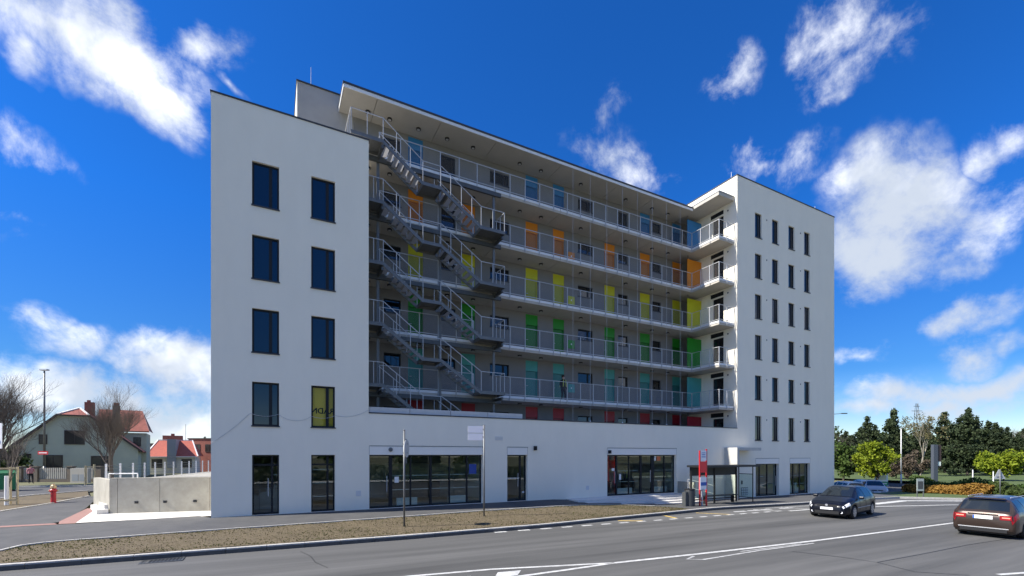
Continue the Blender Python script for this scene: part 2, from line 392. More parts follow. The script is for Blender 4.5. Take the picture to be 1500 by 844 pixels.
# ------------------------------------------------------------------ apartment building
B = thing('apartment_building', 'white plastered apartment building with open coloured-door galleries and an outside steel staircase', 'building')
LV = [2.97+3*k for k in range(6)]
COLS = [('red', (.42, .012, .03)), ('teal', (.06, .34, .32)), ('green', (.015, .27, .015)), ('yellow', (.58, .56, .015)), ('orange', (.72, .24, .012)), ('blue', (.03, .20, .46))]
for n, c in COLS:
    mat('panel_'+n, c, .45, var=.04, vscale=2); mat('door_'+n, tuple(x*.62 for x in c), .4, var=.04, vscale=2)
XL, XR, XE, ZL, ZRT, ZP = 6.0, 31.58, 44.1, 16.74, 22.52, 4.36
holes = [(XL, XR, ZP, 30), (0, XL, ZL, 30), (XR, XE, ZRT, 30)]
lw = [(1.40, 2.38), (3.61, 4.57)]
lrows = [12.66, 9.66, 6.66, 3.66]
for a, b in lw:
    for z in lrows: holes.append((a, b, z, z+1.80))
    holes.append((a, b, .0, 2.47))
SF1 = (6.03, 11.66); SF2 = (19.76, 25.50); DR = (13.07, 14.30)
for a, b in (SF1, SF2, DR): holes.append((a, b, .0, 2.47))
rcols = [(33.58, 34.36), (35.62, 36.40), (37.68, 38.46), (39.77, 40.55)]
rrows = [18.54-3*k for k in range(6)]
for a, b in rcols:
    for z in rrows: holes.append((a, b, z, z+1.81))
RS = [(33.66, 36.46), (37.86, 40.58)]
for a, b in RS: holes.append((a, b, -.63, 1.80))
holed_wall(0, XE, -1.0, ZRT, holes, 0.0, .36, lambda s, z, d: (s, d, z)).build('facade_wall', 'plaster', B)
def part(name, m, *boxes, parent=B):
    mb = MB()
    for b in boxes: mb.box(*b)
    return mb.build(name, m, parent)
YB = 14.0
part('side_wall', 'plaster', (0, .35, .362, YB, -1, ZL))
part('side_wall', 'plaster', (XL-.35, XL, .362, 4.3, -1, ZL))
part('back_wall', 'plaster', (.352, XE-.352, YB-.3, YB, -1, 20.6))
part('side_wall', 'plaster', (XE-.35, XE, .362, YB, -1.2, ZRT))
doorholes = [(1.12, 2.22, LV[k]+.02, LV[k]+2.62) for k in range(6)]
doorholes = [(1.12, 2.05, LV[k]+.02, LV[k]+2.20) for k in range(6)] + [(1.12, 2.25, LV[k]+2.30, LV[k]+2.62) for k in range(6)]
holed_wall(.362, YB, 2.0, ZRT, doorholes, XR, XR+.35, lambda s, z, d: (d, s, z)).build('side_wall', 'plaster', B)
part('roof_slab', 'concrete_edge', (.352, XL-.352, .362, 4.28, 15.3, 15.6), (XR+.352, XE-.352, .362, YB-.302, 21.2, 21.5), (XL, XR, 4.62, YB-.302, 20.4, 20.88), (.352, XL, 4.62, YB-.302, 15.3, 15.6))
part('terrace_slab', 'concrete_edge', (.352, XE-.352, .362, 4.28, 2.64, 2.93))
part('ground_floor_slab', 'interior_floor', (.352, 29.6, .02, YB-.4, -.9, -.004), (29.6, XE-.352, .02, YB-.4, -1.3, -.634))
part('interior_wall', 'interior', (.4, XE-.4, 6.0, 6.2, -.6, 2.62), (5.9, 6.0, .4, 5.9, 0, 2.62), (12.3, 12.45, .4, 5.9, 0, 2.62), (15.2, 15.35, .4, 5.9, 0, 2.62), (18.6, 18.75, .4, 5.9, 0, 2.62), (27.2, 27.35, .4, 5.9, 0, 2.62), (32.4, 32.5, .4, 5.9, -.6, 2.62), (37.0, 37.15, .4, 5.9, -.6, 2.62))
part('coping', 'coping', (-.03, XL+.03, -.03, .40, ZL, ZL+.06), (-.03, .40, .40, YB, ZL, ZL+.06))
part('coping', 'coping', (XL, XR, -.03, .40, ZP, ZP+.05))
part('coping', 'coping', (XR-.03, XE+.03, -.03, .40, ZRT, ZRT+.07), (XR-.03, XR+.40, .40, YB, ZRT, ZRT+.07), (XE-.40, XE+.03, .40, YB, ZRT, ZRT+.07))
# stair head tower over the wing
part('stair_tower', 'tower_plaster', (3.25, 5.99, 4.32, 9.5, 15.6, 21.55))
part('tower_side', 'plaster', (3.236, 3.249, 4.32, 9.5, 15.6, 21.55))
part('tower_coping', 'coping', (3.2, 6.2, 4.27, 9.55, 21.55, 21.61))

# windows: frame > panes, sill
def window_mesh(w, h, split):
    fr = MB(); t = .07; d0, d1 = .10, .17
    fr.box(0, w, d0, d1, h-t, h).box(0, w, d0, d1, 0, t).box(0, t, d0, d1, t, h-t).box(w-t, w, d0, d1, t, h-t)
    if split: fr.box(w*split-.06, w*split+.06, d0, d1, t, h-t)
    fr = fr.mesh('window', 'frame'); panes = []
    ed = [t] + ([w*split-.06, w*split+.06] if split else []) + [w-t]
    for i in range(0, len(ed), 2):
        panes.append((MB().box(0, ed[i+1]-ed[i], .125, .145, 0, h-2*t).mesh('pane', 'dark_glass'), (ed[i], 0, t)))
    sill = MB().box(-.03, w+.03, -.05, .10, -.035, .012).mesh('sill', 'coping')
    return fr, panes, sill
def put_window(kit, loc, parent=B, rz=0):
    fr, panes, sill = kit
    o = inst('window', fr, parent, loc, rz)
    for me, p in panes:
        q = inst('pane', me, o, p); q.rotation_euler = (random.uniform(-.008, .008), 0, random.uniform(-.012, .012))
    inst('sill', sill, o); return o
for ci, (a, b) in enumerate(lw):
    kit = window_mesh(b-a, 1.80, .68)
    for z in lrows:
        if ci == 1 and z == lrows[3]:
            fr, panes, sill = kit
            o = inst('window', fr, B, (a, 0, z)); inst('sill', sill, o)
            pm = glass_mat('pane_clear', (.92, .93, .9), -.02)
            for me, p in panes:
                m2 = me.copy(); m2.materials.clear(); m2.materials.append(pm); inst('pane', m2, o, p)
            mat('yellow_reflection', (.60, .47, .05), .7)
            bl = MB().box(.0, b-a, .185, .195, 0, 1.8).build('yellow_reflection', 'yellow_reflection', o)
            # added yellow panel and mirrored lettering imitate a reflected facade opposite
            cu = bpy.data.curves.new('lettering', 'FONT'); cu.body = 'RADN'; cu.size = .34; cu.offset = .008; cu.extrude = .002; cu.align_x = 'CENTER'
            tob = bpy.data.objects.new('tmp', cu); C.objects.link(tob); bpy.context.view_layer.update()
            tm = bpy.data.meshes.new_from_object(tob); bpy.data.objects.remove(tob)
            for v in tm.vertices:
                x, y, z_ = v.co; v.co = (-x*1.0+.47, .180, y+.62)
            tm.flip_normals(); tm.materials.clear(); tm.materials.append(M['black'])
            inst('lettering', tm, o)
            MB().box(.0, b-a, .25, 2.0, 0, .01).build('inner_sill', 'interior', o)
        else: put_window(kit, (a, 0, z))
kit = window_mesh(.78, 1.81, .62)
for a, b in rcols:
    for z in rrows: put_window(kit, (a, 0, z))
# small vents beside the right-hand windows
vent = MB().lathe((0, 0, 0), [(.05, .0), (.05, -.02), (.03, -.03)], 10, 'y').mesh('vent', 'galv_dark')
for a in (34.95, 39.25):
    for z in rrows: inst('vent', vent, B, (a, 0, z+1.55))

# glazed shop fronts and doors: frame > panes, bars
def shopfront(name, x0, x1, z0, z1, mull, doors=(), glass='shop_glass', bars=(.33, .60), transom=None, dy=.20):
    fr = MB(); t = .06; y0, y1 = dy, dy+.08
    fr.box(x0, x1, y0, y1, z1-t, z1).box(x0, x1, y0, y1, z0, z0+.08).box(x0, x0+t, y0, y1, z0+.08, z1-t).box(x1-t, x1, y0, y1, z0+.08, z1-t)
    for m, w in mull: fr.box(m-w/2, m+w/2, y0, y1, z0+.08, z1-t)
    if transom:
        ed0 = [x0+t]+[q for m, w in mull for q in (m-w/2, m+w/2)]+[x1-t]
        for i in range(0, len(ed0), 2): fr.box(ed0[i], ed0[i+1], y0+.002, y1-.002, transom, transom+.07)
    o = fr.build(name, 'frame', B)
    ed = [x0+t]+[q for m, w in mull for q in (m-w/2, m+w/2)]+[x1-t]
    for i in range(0, len(ed), 2):
        MB().box(ed[i], ed[i+1], y0+.03, y0+.045, z0+.08, z1-t).build('pane', glass, o)
        if i//2 in doors:
            MB().tube((ed[i+1]-.1, y0-.04, z0+.75), (ed[i+1]-.1, y0-.04, z0+1.5), .016).tube((ed[i+1]-.1, y0-.04, z0+.8), (ed[i+1]-.1, y0+.03, z0+.8), .01).tube((ed[i+1]-.1, y0-.04, z0+1.45), (ed[i+1]-.1, y0+.03, z0+1.45), .01).build('door_handle', 'galv_light', o)
        else:
            for b in bars: MB().box(ed[i]-.02, ed[i+1]+.02, y0+.20, y0+.24, z0+b*(z1-z0)-.015, z0+b*(z1-z0)+.015).build('inner_rail', 'white_paint', o)
    return o
shopfront('shop_window', *SF1, 0, 2.47, [(7.03, .16), (7.98, .07), (8.97, .11), (9.94, .07), (10.87, .08)], doors=(0,))
shopfront('shop_window', *SF2, 0, 2.47, [(20.64, .12), (21.62, .06), (22.60, .16), (23.60, .26), (24.62, .09)], doors=(0, 3))
shopfront('service_door', *DR, 0, 2.47, [(13.95, .10)], doors=(0,), bars=())
shopfront('entrance_door', *lw[0], 0, 2.47, [(2.12, .08)], doors=(0,), glass='clear_glass', bars=(.33, .66), transom=2.02)
shopfront('entrance_door', *lw[1], 0, 2.47, [(4.28, .08)], bars=(.26, .50, .74), transom=2.02)
shopfront('shop_window', *RS[0], -.63, 1.80, [(34.42, .09), (35.32, .09)], doors=(2,))
shopfront('shop_window', *RS[1], -.63, 1.80, [(38.62, .09), (39.50, .07)])
for x0, x1, z in ((6.03, 11.66, 2.47), (19.76, 25.5, 2.47), (13.07, 14.3, 2.47), (33.66, 36.46, 1.80), (37.86, 40.58, 1.80)):
    part('lintel_band', 'band', (x0-.0, x1+.0, -.012, .0, z+.03, z+.40)) if False else part('drip_and_shadow_lines', 'galv_dark', (x0, x1+.02, -.018, -.001, z+.40, z+.425), (x0-.012, x0, -.006, -.001, z, z+.40), (x1, x1+.012, -.006, -.001, z, z+.40))  # metal drip above; the thin side strips are painted-in shadow lines
    part('lintel_band', 'band', (x0+.001, x1-.001, -.004, -.001, z+.02, z+.398))
# chevron strip and small label on the service door
mat('warn_white', (.75, .75, .72), .6)
ch = MB()
for i in range(9): ch.prism([(13.16+i*.085, 1.19), (13.20+i*.085, 1.19), (13.23+i*.085, 1.26), (13.19+i*.085, 1.26)], .224, .228)
ch.build('warning_strip', 'warn_white', B)
part('door_label', 'warn_white', (14.06, 14.2, .19, .197, .42, .5)); part('door_label', 'warn_white', (7.22, 7.42, .222, .227, 1.16, 1.44)); part('door_label', 'warn_white', (20.28, 20.5, .222, .227, 1.5, 1.66))
mat('sticker_orange', (.6, .15, .05), .6)
part('window_sticker', 'sticker_orange', (23.98, 24.3, .222, .227, 2.1, 2.38)); part('window_sticker', 'warn_white', (20.86, 21.02, .222, .227, .95, 1.3)); part('window_sticker', 'warn_white', (23.76, 23.9, .222, .227, 2.1, 2.4))
mat('poster_blue', (.02, .06, .30), .5)
part('window_poster', 'poster_blue', (11.0, 11.4, .222, .227, 1.5, 2.0))
# radiators and furniture behind the glass
for x0, x1 in ((7.4, 8.4), (10.0, 11.0), (20.95, 22.2), (23.9, 25.2)):
    part('radiator', 'white_paint', (x0, x1, .55, .67, .05, .40))
for i, (x0, zz, h) in enumerate(((38.0, -.63, .5), (38.9, -.63, .62), (39.7, -.63, .45))):
    part('display_item', 'white_paint', (x0, x0+.5, .7, 1.1, zz, zz+h), (x0+.1, x0+.35, .75, 1.0, zz+h, zz+h+.4))
st = MB()
for i in range(9): st.box(.5+i*.28, .78+i*.28, 2.2, 4.2, 0, .16*(i+1))
st.build('inner_stair', 'white_paint', B)
part('inner_handrail', 'galv_light', (.7, .73, 1.9, 1.93, 0, .9), (1.6, 1.63, 1.9, 1.93, 0, 1.3), (2.5, 2.53, 1.9, 1.93, 0, 1.7), (.7, 2.5, 1.9, 1.92, .95, .98))
part('shop_shelf', 'galv_dark', (19.2, 22, 4.6, 5.2, 0, 1.0), (8, 11, 4.8, 5.3, 0, .9), (21.2, 21.9, 2.2, 2.9, 0, .75)); part('shop_counter', 'black', (22.8, 23.5, 1.8, 2.3, .0, .8))

# galleries
YG, YW = 2.63, 4.3
gdoors = [(8.95, 9.81, 'a'), (12.18, 13.07, 'b'), (16.61, 17.52, 'a'), (18.71, 19.60, 'a'), (23.06, 24.0, 'b'), (26.42, 27.40, 'a'), (29.77, 30.75, 'a')]
gwins = [(7.58, 8.53), (10.85, 11.79), (14.07, 15.4), (20.75, 22.0), (24.32, 25.23), (27.62, 28.54)]
gh = []
for k, z in enumerate(LV):
    for a, b, t in gdoors:
        if t == 'b' and k == 5: continue
        gh.append((a, b, z+.01, z+2.62))
    for a, b in gwins:
        tall = (k == 5 and a in (24.32, 10.85)) or (a == 10.85 and k >= 4)
        gh.append((a, b, z+(.5 if tall else 1.45), z+2.20))
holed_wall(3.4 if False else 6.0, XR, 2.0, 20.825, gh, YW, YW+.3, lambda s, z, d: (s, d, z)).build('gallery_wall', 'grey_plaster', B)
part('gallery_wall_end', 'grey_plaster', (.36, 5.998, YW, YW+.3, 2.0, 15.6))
leafs = {}
hd = MB().box(.0, .12, -.05, -.03, -.012, .012).box(.0, .02, -.05, 0, -.012, .012).mesh('handle', 'galv_light')
for k, z in enumerate(LV):
    cn = COLS[k][0]
    for a, b, t in gdoors:
        if t == 'b' and k == 5: continue
        w = b-a
        d = MB().box(a, b, YW+.12, YW+.17, z+.01, z+1.95).build('door', 'door_'+cn, B)
        MB().box(a, b, YW+.02, YW+.2, z+1.955, z+2.62).build('door_panel', 'panel_'+cn, d)
        MB().box(a+.001, a+.05, YW+.06, YW+.118, z+.01, z+1.95).box(b-.05, b-.001, YW+.06, YW+.118, z+.01, z+1.95).build('door_frame', 'panel_'+cn, d)
        inst('handle', hd, d, (a+.10, YW+.12, z+1.0))
    for a, b in gwins:
        tall = (k == 5 and a in (24.32, 10.85)) or (a == 10.85 and k >= 4)
        z0 = z+(.5 if tall else 1.45); h = z+2.20-z0; w = b-a
        key = (round(w, 3), round(h, 2))
        if key not in leafs: leafs[key] = window_mesh(w, h, .72 if w > 1 else None)
        put_window(leafs[key], (a, YW, z0))
    if 1 <= k <= 4:
        mbx = MB().box(19.92, 20.43, YW-.05, YW-.002, z+.76, z+1.32).build('meter_cabinet', 'panel_'+cn, B)
        MB().box(20.12, 20.2, YW-.055, YW-.05, z+1.0, z+1.1).build('cabinet_label', 'white_paint', mbx)
# slabs with joints, edge channel
slab_x = [6.0, 10.3, 13.65, 18.18, 22.79, 26.07, XR]
for k in range(1, 6):
    z = LV[k]
    for a, b in zip(slab_x, slab_x[1:]):
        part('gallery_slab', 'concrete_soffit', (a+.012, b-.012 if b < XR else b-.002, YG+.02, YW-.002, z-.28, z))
        part('slab_edge', 'edge_steel', (a+.02, b-.02 if b < XR else 30.02, YG, YG+.018, z-.13, z+.005))
    part('balcony_slab', 'concrete_soffit', (30.02, XR-.002, .28, YG+.018, z-.281, z+.001))
    part('balcony_edge', 'edge_steel', (29.995, 30.018, .262, YG-.002, z-.131, z+.005), (30.02, XR-.004, .262, .278, z-.131, z+.005))
cx = [5.26]+[10.3 if i == 1 else v for i, v in enumerate([6.88, 10.3, 13.65, 18.18, 22.79, 26.07])]+[29.92]
for a, b in zip(cx, cx[1:]):
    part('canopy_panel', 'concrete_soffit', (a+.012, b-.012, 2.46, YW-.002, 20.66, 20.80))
part('canopy_fascia', 'edge_steel', (5.24, 29.9, 2.42, 2.458, 20.665, 20.83), (5.22, 5.255, 2.46, YW, 20.665, 20.83))
part('canopy_flashing', 'coping', (5.2, 29.94, 2.39, 4.6, 20.832, 20.93))
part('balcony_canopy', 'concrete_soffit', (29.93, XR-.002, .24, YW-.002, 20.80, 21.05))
part('balcony_canopy_trim', 'galv_light', (29.9, XR-.004, .2, 4.2, 21.052, 21.10))
# ceiling lamps
lm = MB().lathe((0, 0, 0), [(.13, 0), (.13, -.07), (.09, -.075)], 14).mesh('ceiling_lamp', 'lamp_ring')
lf = MB().lathe((0, 0, -.076), [(.085, 0), (.085, -.006)], 12).mesh('diffuser', 'lamp_face')
for k in range(6):
    zc = (LV[k+1]-.28) if k < 5 else 20.66
    for x in (6.6, 7.74, 9.33, 11.01, 12.62, 15.76, 17.31, 20.43, 24.36, 26.87, 28.49):
        o = inst('ceiling_lamp', lm, B, (x, 3.55, zc)); inst('diffuser', lf, o)
# railings: rail > posts, mesh panels
post = MB().box(-.018, .018, -.024, .024, -.26, 1.1).mesh('post', 'galv_light')
panel = MB().box(.0, 1, -.006, .006, .10, 1.04).mesh('mesh_panel', 'steel_mesh')
def railing(p0, p1, n, z, name='gallery_railing', ends=(True, True)):
    p0, p1 = Vector((*p0, 0)), Vector((*p1, 0)); d = p1-p0; Ln = d.length; rz = math.atan2(d.y, d.x)
    o = inst(name, MB().box(0, Ln, -.018, .018, 1.1, 1.13).mesh(name, 'galv_light'), B, (p0.x, p0.y, z), rz)
    MB().box(0, Ln, -.015, .015, .06, .09).build('bottom_rail', 'galv_light', o)
    for i in range(n+1):
        if (i == 0 and not ends[0]) or (i == n and not ends[1]): continue
        inst('post', post, o, (Ln*i/n, 0, 0))
    for i in range(n): inst('mesh_panel', panel, o, (Ln*i/n+.03, 0, 0), sc=(Ln/n-.06, 1, 1))
    return o
for k in range(1, 6):
    z = LV[k]+.006
    if k == 5: railing((7.0, YG-.035), (13.56, YG-.035), 6, z, ends=(True, False))
    else: railing((7.0, YG-.035), (12.25, YG-.035), 5, z)
    railing((13.56, YG-.035), (29.96, YG-.035), 16, z)
    railing((29.965, YG-.035), (29.965, .24), 3, z, 'balcony_railing', (False, True))
    railing((30.0, .235), (XR-.01, .235), 2, z, 'balcony_railing', (False, True))
for k in range(6):
    z = LV[k]
    part('divider_panel', 'panel_'+COLS[k][0], (30.05, XR-.003, 3.08, 3.12, z+.15, z+2.42))
    MB().box(30.1, 30.14, 3.085, 3.115, z, z+.15).box(30.1, 30.14, 3.085, 3.115, z+2.42, z+2.7).build('divider_post', 'galv', B)
    # balcony door in the side wall and the dark blind box above it
    dr = MB().box(XR+.10, XR+.17, 1.12, 1.18, z+.02, z+2.20).box(XR+.10, XR+.17, 1.99, 2.05, z+.02, z+2.20).box(XR+.10, XR+.17, 1.18, 1.99, z+2.12, z+2.2).box(XR+.10, XR+.17, 1.18, 1.99, z+.02, z+.12).box(XR+.10, XR+.17, 1.52, 1.60, z+.12, z+2.12).build('balcony_door', 'frame', B)
    MB().box(XR+.12, XR+.14, 1.18, 1.52, z+.12, z+2.12).build('pane', 'dark_glass', dr); MB().box(XR+.12, XR+.14, 1.60, 1.99, z+.12, z+2.12).build('pane', 'dark_glass', dr)
    MB().box(XR+.04, XR+.14, 1.12, 2.25, z+2.30, z+2.62).build('blind_box', 'frame', dr)
    MB().lathe((XR, .75, z+2.35), [(.06, 0), (.06, -.02), (.035, -.035)], 10, 'x').build('vent', 'galv_dark', B)
# climbing cables with small lamps
for i, x in enumerate((19.05, 20.42, 21.79, 23.13, 24.47, 25.86, 27.26, 28.63)):
    MB().tube((x, 2.5, 2.94), (x, 2.5, 20.7), .009, n=5).build('climbing_cable', 'galv_light', B)
    if i in (1, 3, 5, 6): MB().lathe((x, 2.5, 4.55), [(.03, 0), (.05, .08), (.03, .15)], 8).build('hanging_lamp', 'sign_white', B)
# lightning rods
for x, y, z0, h in ((3.9, 4.5, 21.6, 1.05), (gX(784, 4), 4.6, 20.9, .95), (31.75, .6, ZRT, .6), (42.0, .4, ZRT, .6)):
    MB().tube((x, y, z0), (x, y, z0+h), .018, .010, 6).build('lightning_rod', 'galv_light', B)
# grey planter-like coping boxes on the low wall
mat('box_grey', (.55, .55, .54), .8, var=.05, vscale=3)
bx = [6.03, 7.92, 9.96, 11.98, 14.05]
for a, b in zip(bx, bx[1:]): part('parapet_box', 'box_grey', (a+.012, b-.012, .10, .5, ZP+.052, ZP+.31))

# outside steel staircase
Y0, Y1 = 1.40, 2.52
def stringer(mb, pts, y, t=.03, h=.21):
    for a, b in zip(pts, pts[1:]):
        a, b = Vector(a), Vector(b)
        mb.prism([(a.x, a.y-h), (b.x, b.y-h), (b.x, b.y), (a.x, a.y)], y, y+t)
tread = MB().box(0, .25, Y0+.035, Y1-.035, -.004, 0).mesh('tread', 'open_grating')
spost = MB().box(-.014, .014, -.014, .014, -.12, 1.05).mesh('post', 'galv_light')
for k in range(5, 0, -1):
    zt = LV[k]; x_l = 5.43 if k == 5 else 6.03
    up = [(6.95, zt), (8.95, zt-1.5)]; lo = [(9.95, zt-1.5), (12.2, zt-3)]
    fl = []
    for pts_ in (up, lo):
        f1 = MB(); stringer(f1, pts_, Y0); f1 = f1.build('stair_flight', 'galv', B); fl.append(f1)
        f2 = MB(); stringer(f2, pts_, Y1-.03); f2.build('stringer', 'galv', f1)
    f1, f2 = fl
    for i in range(1, 8): inst('tread', tread, f1, (6.95+2.0*i/8-.13, 0, zt-1.5*i/8))
    for i in range(1, 8): inst('tread', tread, f2, (9.95+2.25*i/8-.14, 0, zt-1.5-1.5*i/8))
    def landing(a, b, z):
        part('stair_landing', 'galv', (a, b, Y0+.032, Y1-.032, z-.04, z), (a, b, Y0, Y0+.03, z-.17, z+.002), (a, b, Y1-.03, Y1, z-.17, z+.002), (b-.03, b, Y0+.032, Y1-.032, z-.17, z-.042), (a, a+.03, Y0+.032, Y1-.032, z-.17, z-.042))
    landing(x_l, 6.948, zt); landing(8.952, 9.948, zt-1.5)
    if k > 0: landing(12.202, 13.66, zt-3)
    # link from the landing to the gallery
    part('landing_plate', 'galv', (x_l, 6.9, Y1+.002, YG-.002, zt-.05, zt-.002)); part('landing_plate', 'galv', (12.25, 13.5, Y1+.002, YG-.002, zt-3.05, zt-3.002))
    path = [(x_l, zt), (6.95, zt), (8.95, zt-1.5), (9.95, zt-1.5), (12.2, zt-3), (13.62, zt-3)]
    for y, p2 in ((Y0+.015, path), (Y1-.015, path[1:5])):
        r = MB()
        for a, b in zip(p2, p2[1:]): r.bar((a[0], y, a[1]+1.05), (b[0], y, b[1]+1.05), .03, .03)
        if y < 2: r.bar((13.62, Y0+.015, zt-3+1.05), (13.62, Y1, zt-3+1.05), .04, .035)
        if y < 2 and k == 5: r.bar((x_l, Y0+.015, zt+1.05), (x_l, YG+1.5, zt+1.05), .04, .035)
        ro = r.build('stair_railing', 'galv_light', B)
        xs_ = [x_l+.02, (x_l+6.95)/2, 6.95, 7.6, 8.3, 8.95, 9.9, 10.45, 11.05, 11.65, 12.2, 12.9, 13.62] if y < 2 else [7.0, 7.7, 8.4, 8.95, 9.9, 10.7, 11.5, 12.15]
        for x in xs_:
            z = float(np.interp(x, [q[0] for q in path], [q[1] for q in path])); inst('post', spost, ro, (x, y, z))
        if y < 2:
            inst('post', spost, ro, (13.62, Y1-.05, zt-3)); inst('post', spost, ro, (13.62, 1.95, zt-3))
            if k == 5:
                for yy in (1.9, 2.5, 3.2, 3.9): inst('post', spost, ro, (x_l, yy, zt))
                part('landing_plate', 'galv', (5.43, 6.0, YG, YW-.01, zt-.06, zt))
# steel frame carrying the stairs
for x in (6.92, 10.24, 13.5):
    MB().box(x-.07, x+.07, 2.535, 2.595, 2.94, 20.0 if False else 17.7).build('stair_column', 'galv', B)
for k in range(1, 6):
    part('stair_beam', 'galv_dark', (6.05, 13.9, 2.40, 2.53, LV[k]-.52, LV[k]-.30)) if k < 5 else part('stair_beam', 'galv_dark', (6.05, 13.9, 2.40, 2.53, LV[k]-.52, LV[k]-.30))
    for x in (6.92, 10.24, 13.5):
        zz = LV[k]-.3 if x != 10.24 else LV[k]-1.78
        if x == 13.5: zz -= 3
        part('cantilever_beam', 'galv_dark', (x-.05, x+.05, Y0+.03, 2.39, zz-.12, zz+.03))
MB().bar((6.3, 1.6, 17.65), (6.3, 2.5, 16.3), .03, .03).build('downpipe', 'galv_light', B)
# small fittings on the low wall
mat('fit_white', (.62, .62, .62), .6)
part('wall_vent', 'fit_white', (12.35, 12.8, -.02, -.001, 3.24, 3.28), (12.35, 12.8, -.02, -.001, 3.31, 3.35), (12.35, 12.8, -.02, -.001, 3.38, 3.42))
part('wall_lamp', 'frame', (14.68, 14.82, -.14, -.001, 2.72, 2.95)); part('wall_lamp', 'frame', (19.82, 19.98, -.12, -.001, 2.55, 2.75))
part('socket_cover', 'fit_white', (5.45, 5.66, -.012, -.001, .62, .86)); part('socket_cover', 'fit_white', (18.2, 18.4, -.012, -.001, .45, .68))
MB().lathe((6.98, -.02, 2.72), [(.09, 0), (.1, -.02), (.06, -.05)], 14, 'y').build('house_emblem', 'galv', B)
part('intercom', 'galv_dark', (32.0, 32.16, -.02, -.001, .35, .62)); part('letterbox_panel', 'galv', (31.98, 32.75, -.02, -.001, -.45, .12))
for i in range(3):
    for j in range(3): part('letterbox', 'fit_white', (32.02+i*.25, 32.22+i*.25, -.03, -.0205, -.42+j*.18, -.28+j*.18))
# concrete portal over the right-hand entrance
mat('portal_concrete', (.52, .50, .45), .8, var=.1, vscale=2, bump=.1)
part('entrance_portal', 'portal_concrete', (30.2, 30.42, -1.0, -.002, -.62, 2.98)); part('portal_roof', 'portal_concrete', (30.422, 32.8, -1.0, -.002, 2.78, 2.98))
# raised threshold with steps down to the street
part('entrance_steps', 'pale_paving', (16.8, 25.6, -1.15, -.002, -.9, -.004), (17.2, 25.602, -1.5, -1.152, -.9, -.125), (18.0, 25.604, -1.85, -1.502, -.9, -.245), (19.0, 25.606, -2.2, -1.852, -.9, -.345))
part('step_cheek', 'concrete', (25.61, 25.75, -1.3, -.002, -.9, .75))
rl = MB().tube((25.2, -1.2, .95), (26.3, -2.3, .55), .022).tube((25.2, -1.2, -.1), (25.2, -1.2, .95), .022).tube((26.3, -2.3, -.5), (26.3, -2.3, .55), .022).tube((25.2, -1.2, .45), (26.3, -2.3, .05), .016)
rl.build('step_handrail', 'galv_light', B)

# light string across the facade
pts = []
def sag(a, b, s):
    for i in range(11):
        t = i/10; p = a.lerp(b, t); pts.append((p.x, -.015, p.z-s*4*t*(1-t)))
sag(onY(309, 649), onY(366, 606), .08); sag(onY(368, 606), onY(408, 607), .10); sag(onY(409, 608), onY(456, 610), .22); sag(onY(457, 610), onY(491, 609), .1); sag(onY(492, 609), onY(539, 601), .15)
cb = MB()
for a, b in zip(pts, pts[1:]):
    if (Vector(a)-Vector(b)).length > .01: cb.tube(a, b, .007, n=5, caps=False)
tag(cb.build('facade_cable', 'galv_light'), 'thin dark cable slung across the white facade between the first floor windows', 'cable')

# ------------------------------------------------------------------ road markings (sheets 4 mm above the asphalt)
def mark(name, pts, m='road_white', lift=.005):
    mb = MB(); mb.poly([(x, y, zr(x)+lift) for x, y in pts]); o = mb.build(name, m); tag(o, kind='structure'); return o
def line(pts, w, name='road_line', m='road_white'):
    mb = MB()
    up = []
    for i, p in enumerate(pts):
        a = Vector(pts[max(i-1, 0)]); b = Vector(pts[min(i+1, len(pts)-1)]); d = (b-a).normalized(); n = Vector((-d.y, d.x))*w/2
        up.append((Vector(p)+n, Vector(p)-n))
    for (a, b) in up:
        mb.v += [(a.x, a.y, zr(a.x)+.005), (b.x, b.y, zr(b.x)+.005)]
    for i in range(len(up)-1): k = 2*i; mb.f.append((k, k+1, k+3, k+2))
    o = mb.build(name, m); tag(o, kind='structure'); return o
centre = [(36, -12.75), (29.85, -12.46), (24, -12.42), (18.3, -12.36), (15.5, -12.25), (12.7, -12.13), (10.1, -11.98)]
line(centre, .14)
line([(10.1, -11.98), (8.5, -11.6), (6.9, -11.22), (4.93, -11.0), (0, -10.9), (-12, -10.9)], .12)
line([(10.1, -11.98), (8.6, -12.05), (6.9, -12.1), (4, -12.2), (-12, -12.3)], .12)
for x in (7.5, 6.2, 4.9): mark('hatch_mark', [(x, -11.52-.012*x), (x-.6, -11.46-.012*x), (x-.9, -11.98), (x-.3, -11.98)], 'road_white')
line([(18.0, -12.62), (15.2, -12.6), (12.6, -12.72), (12.2, -12.5), (12.7, -12.3)], .08, 'road_line', 'road_white_worn')
line([(17.5, -12.52), (14.5, -12.45)], .06, 'road_line', 'road_white_worn')
for i in range(18):
    x = 9.3+i*.98; mark('edge_dash', [(x, -6.42), (x+.5, -6.42), (x+.5, -6.26), (x, -6.26)])
line([(26.8, -6.55), (29.5, -6.6), (34, -7.2), (40, -8.6), (48, -11)], .2)
line([(26.8, -5.2), (31, -5.35), (36, -5.6)], .12, 'road_line', 'road_white_worn')
for x, w_ in ((23.5, .9), (24.6, 1.2), (25.8, .8), (27.4, 1.3)): mark('worn_patch', [(x, -5.7), (x+w_, -5.8), (x+w_+.1, -5.5), (x+.2, -5.45)], 'road_white_worn')
line([(25.6, -5.3), (26.2, -6.4)], .12)
line([(28.4, -5.1), (28.9, -6.5)], .12)
line([(15.6, -5.75), (16.6, -6.25)], .14, 'bus_stop_zigzag', 'road_yellow')
line([(18.9, -5.3), (18.7, -6.2)], .16, 'bus_stop_zigzag', 'road_yellow')
line([(21.3, -5.1), (22.4, -6.3)], .13, 'bus_stop_zigzag', 'road_yellow')
line([(36, -6.4), (41, -6.0), (46, -8.2)], .5)

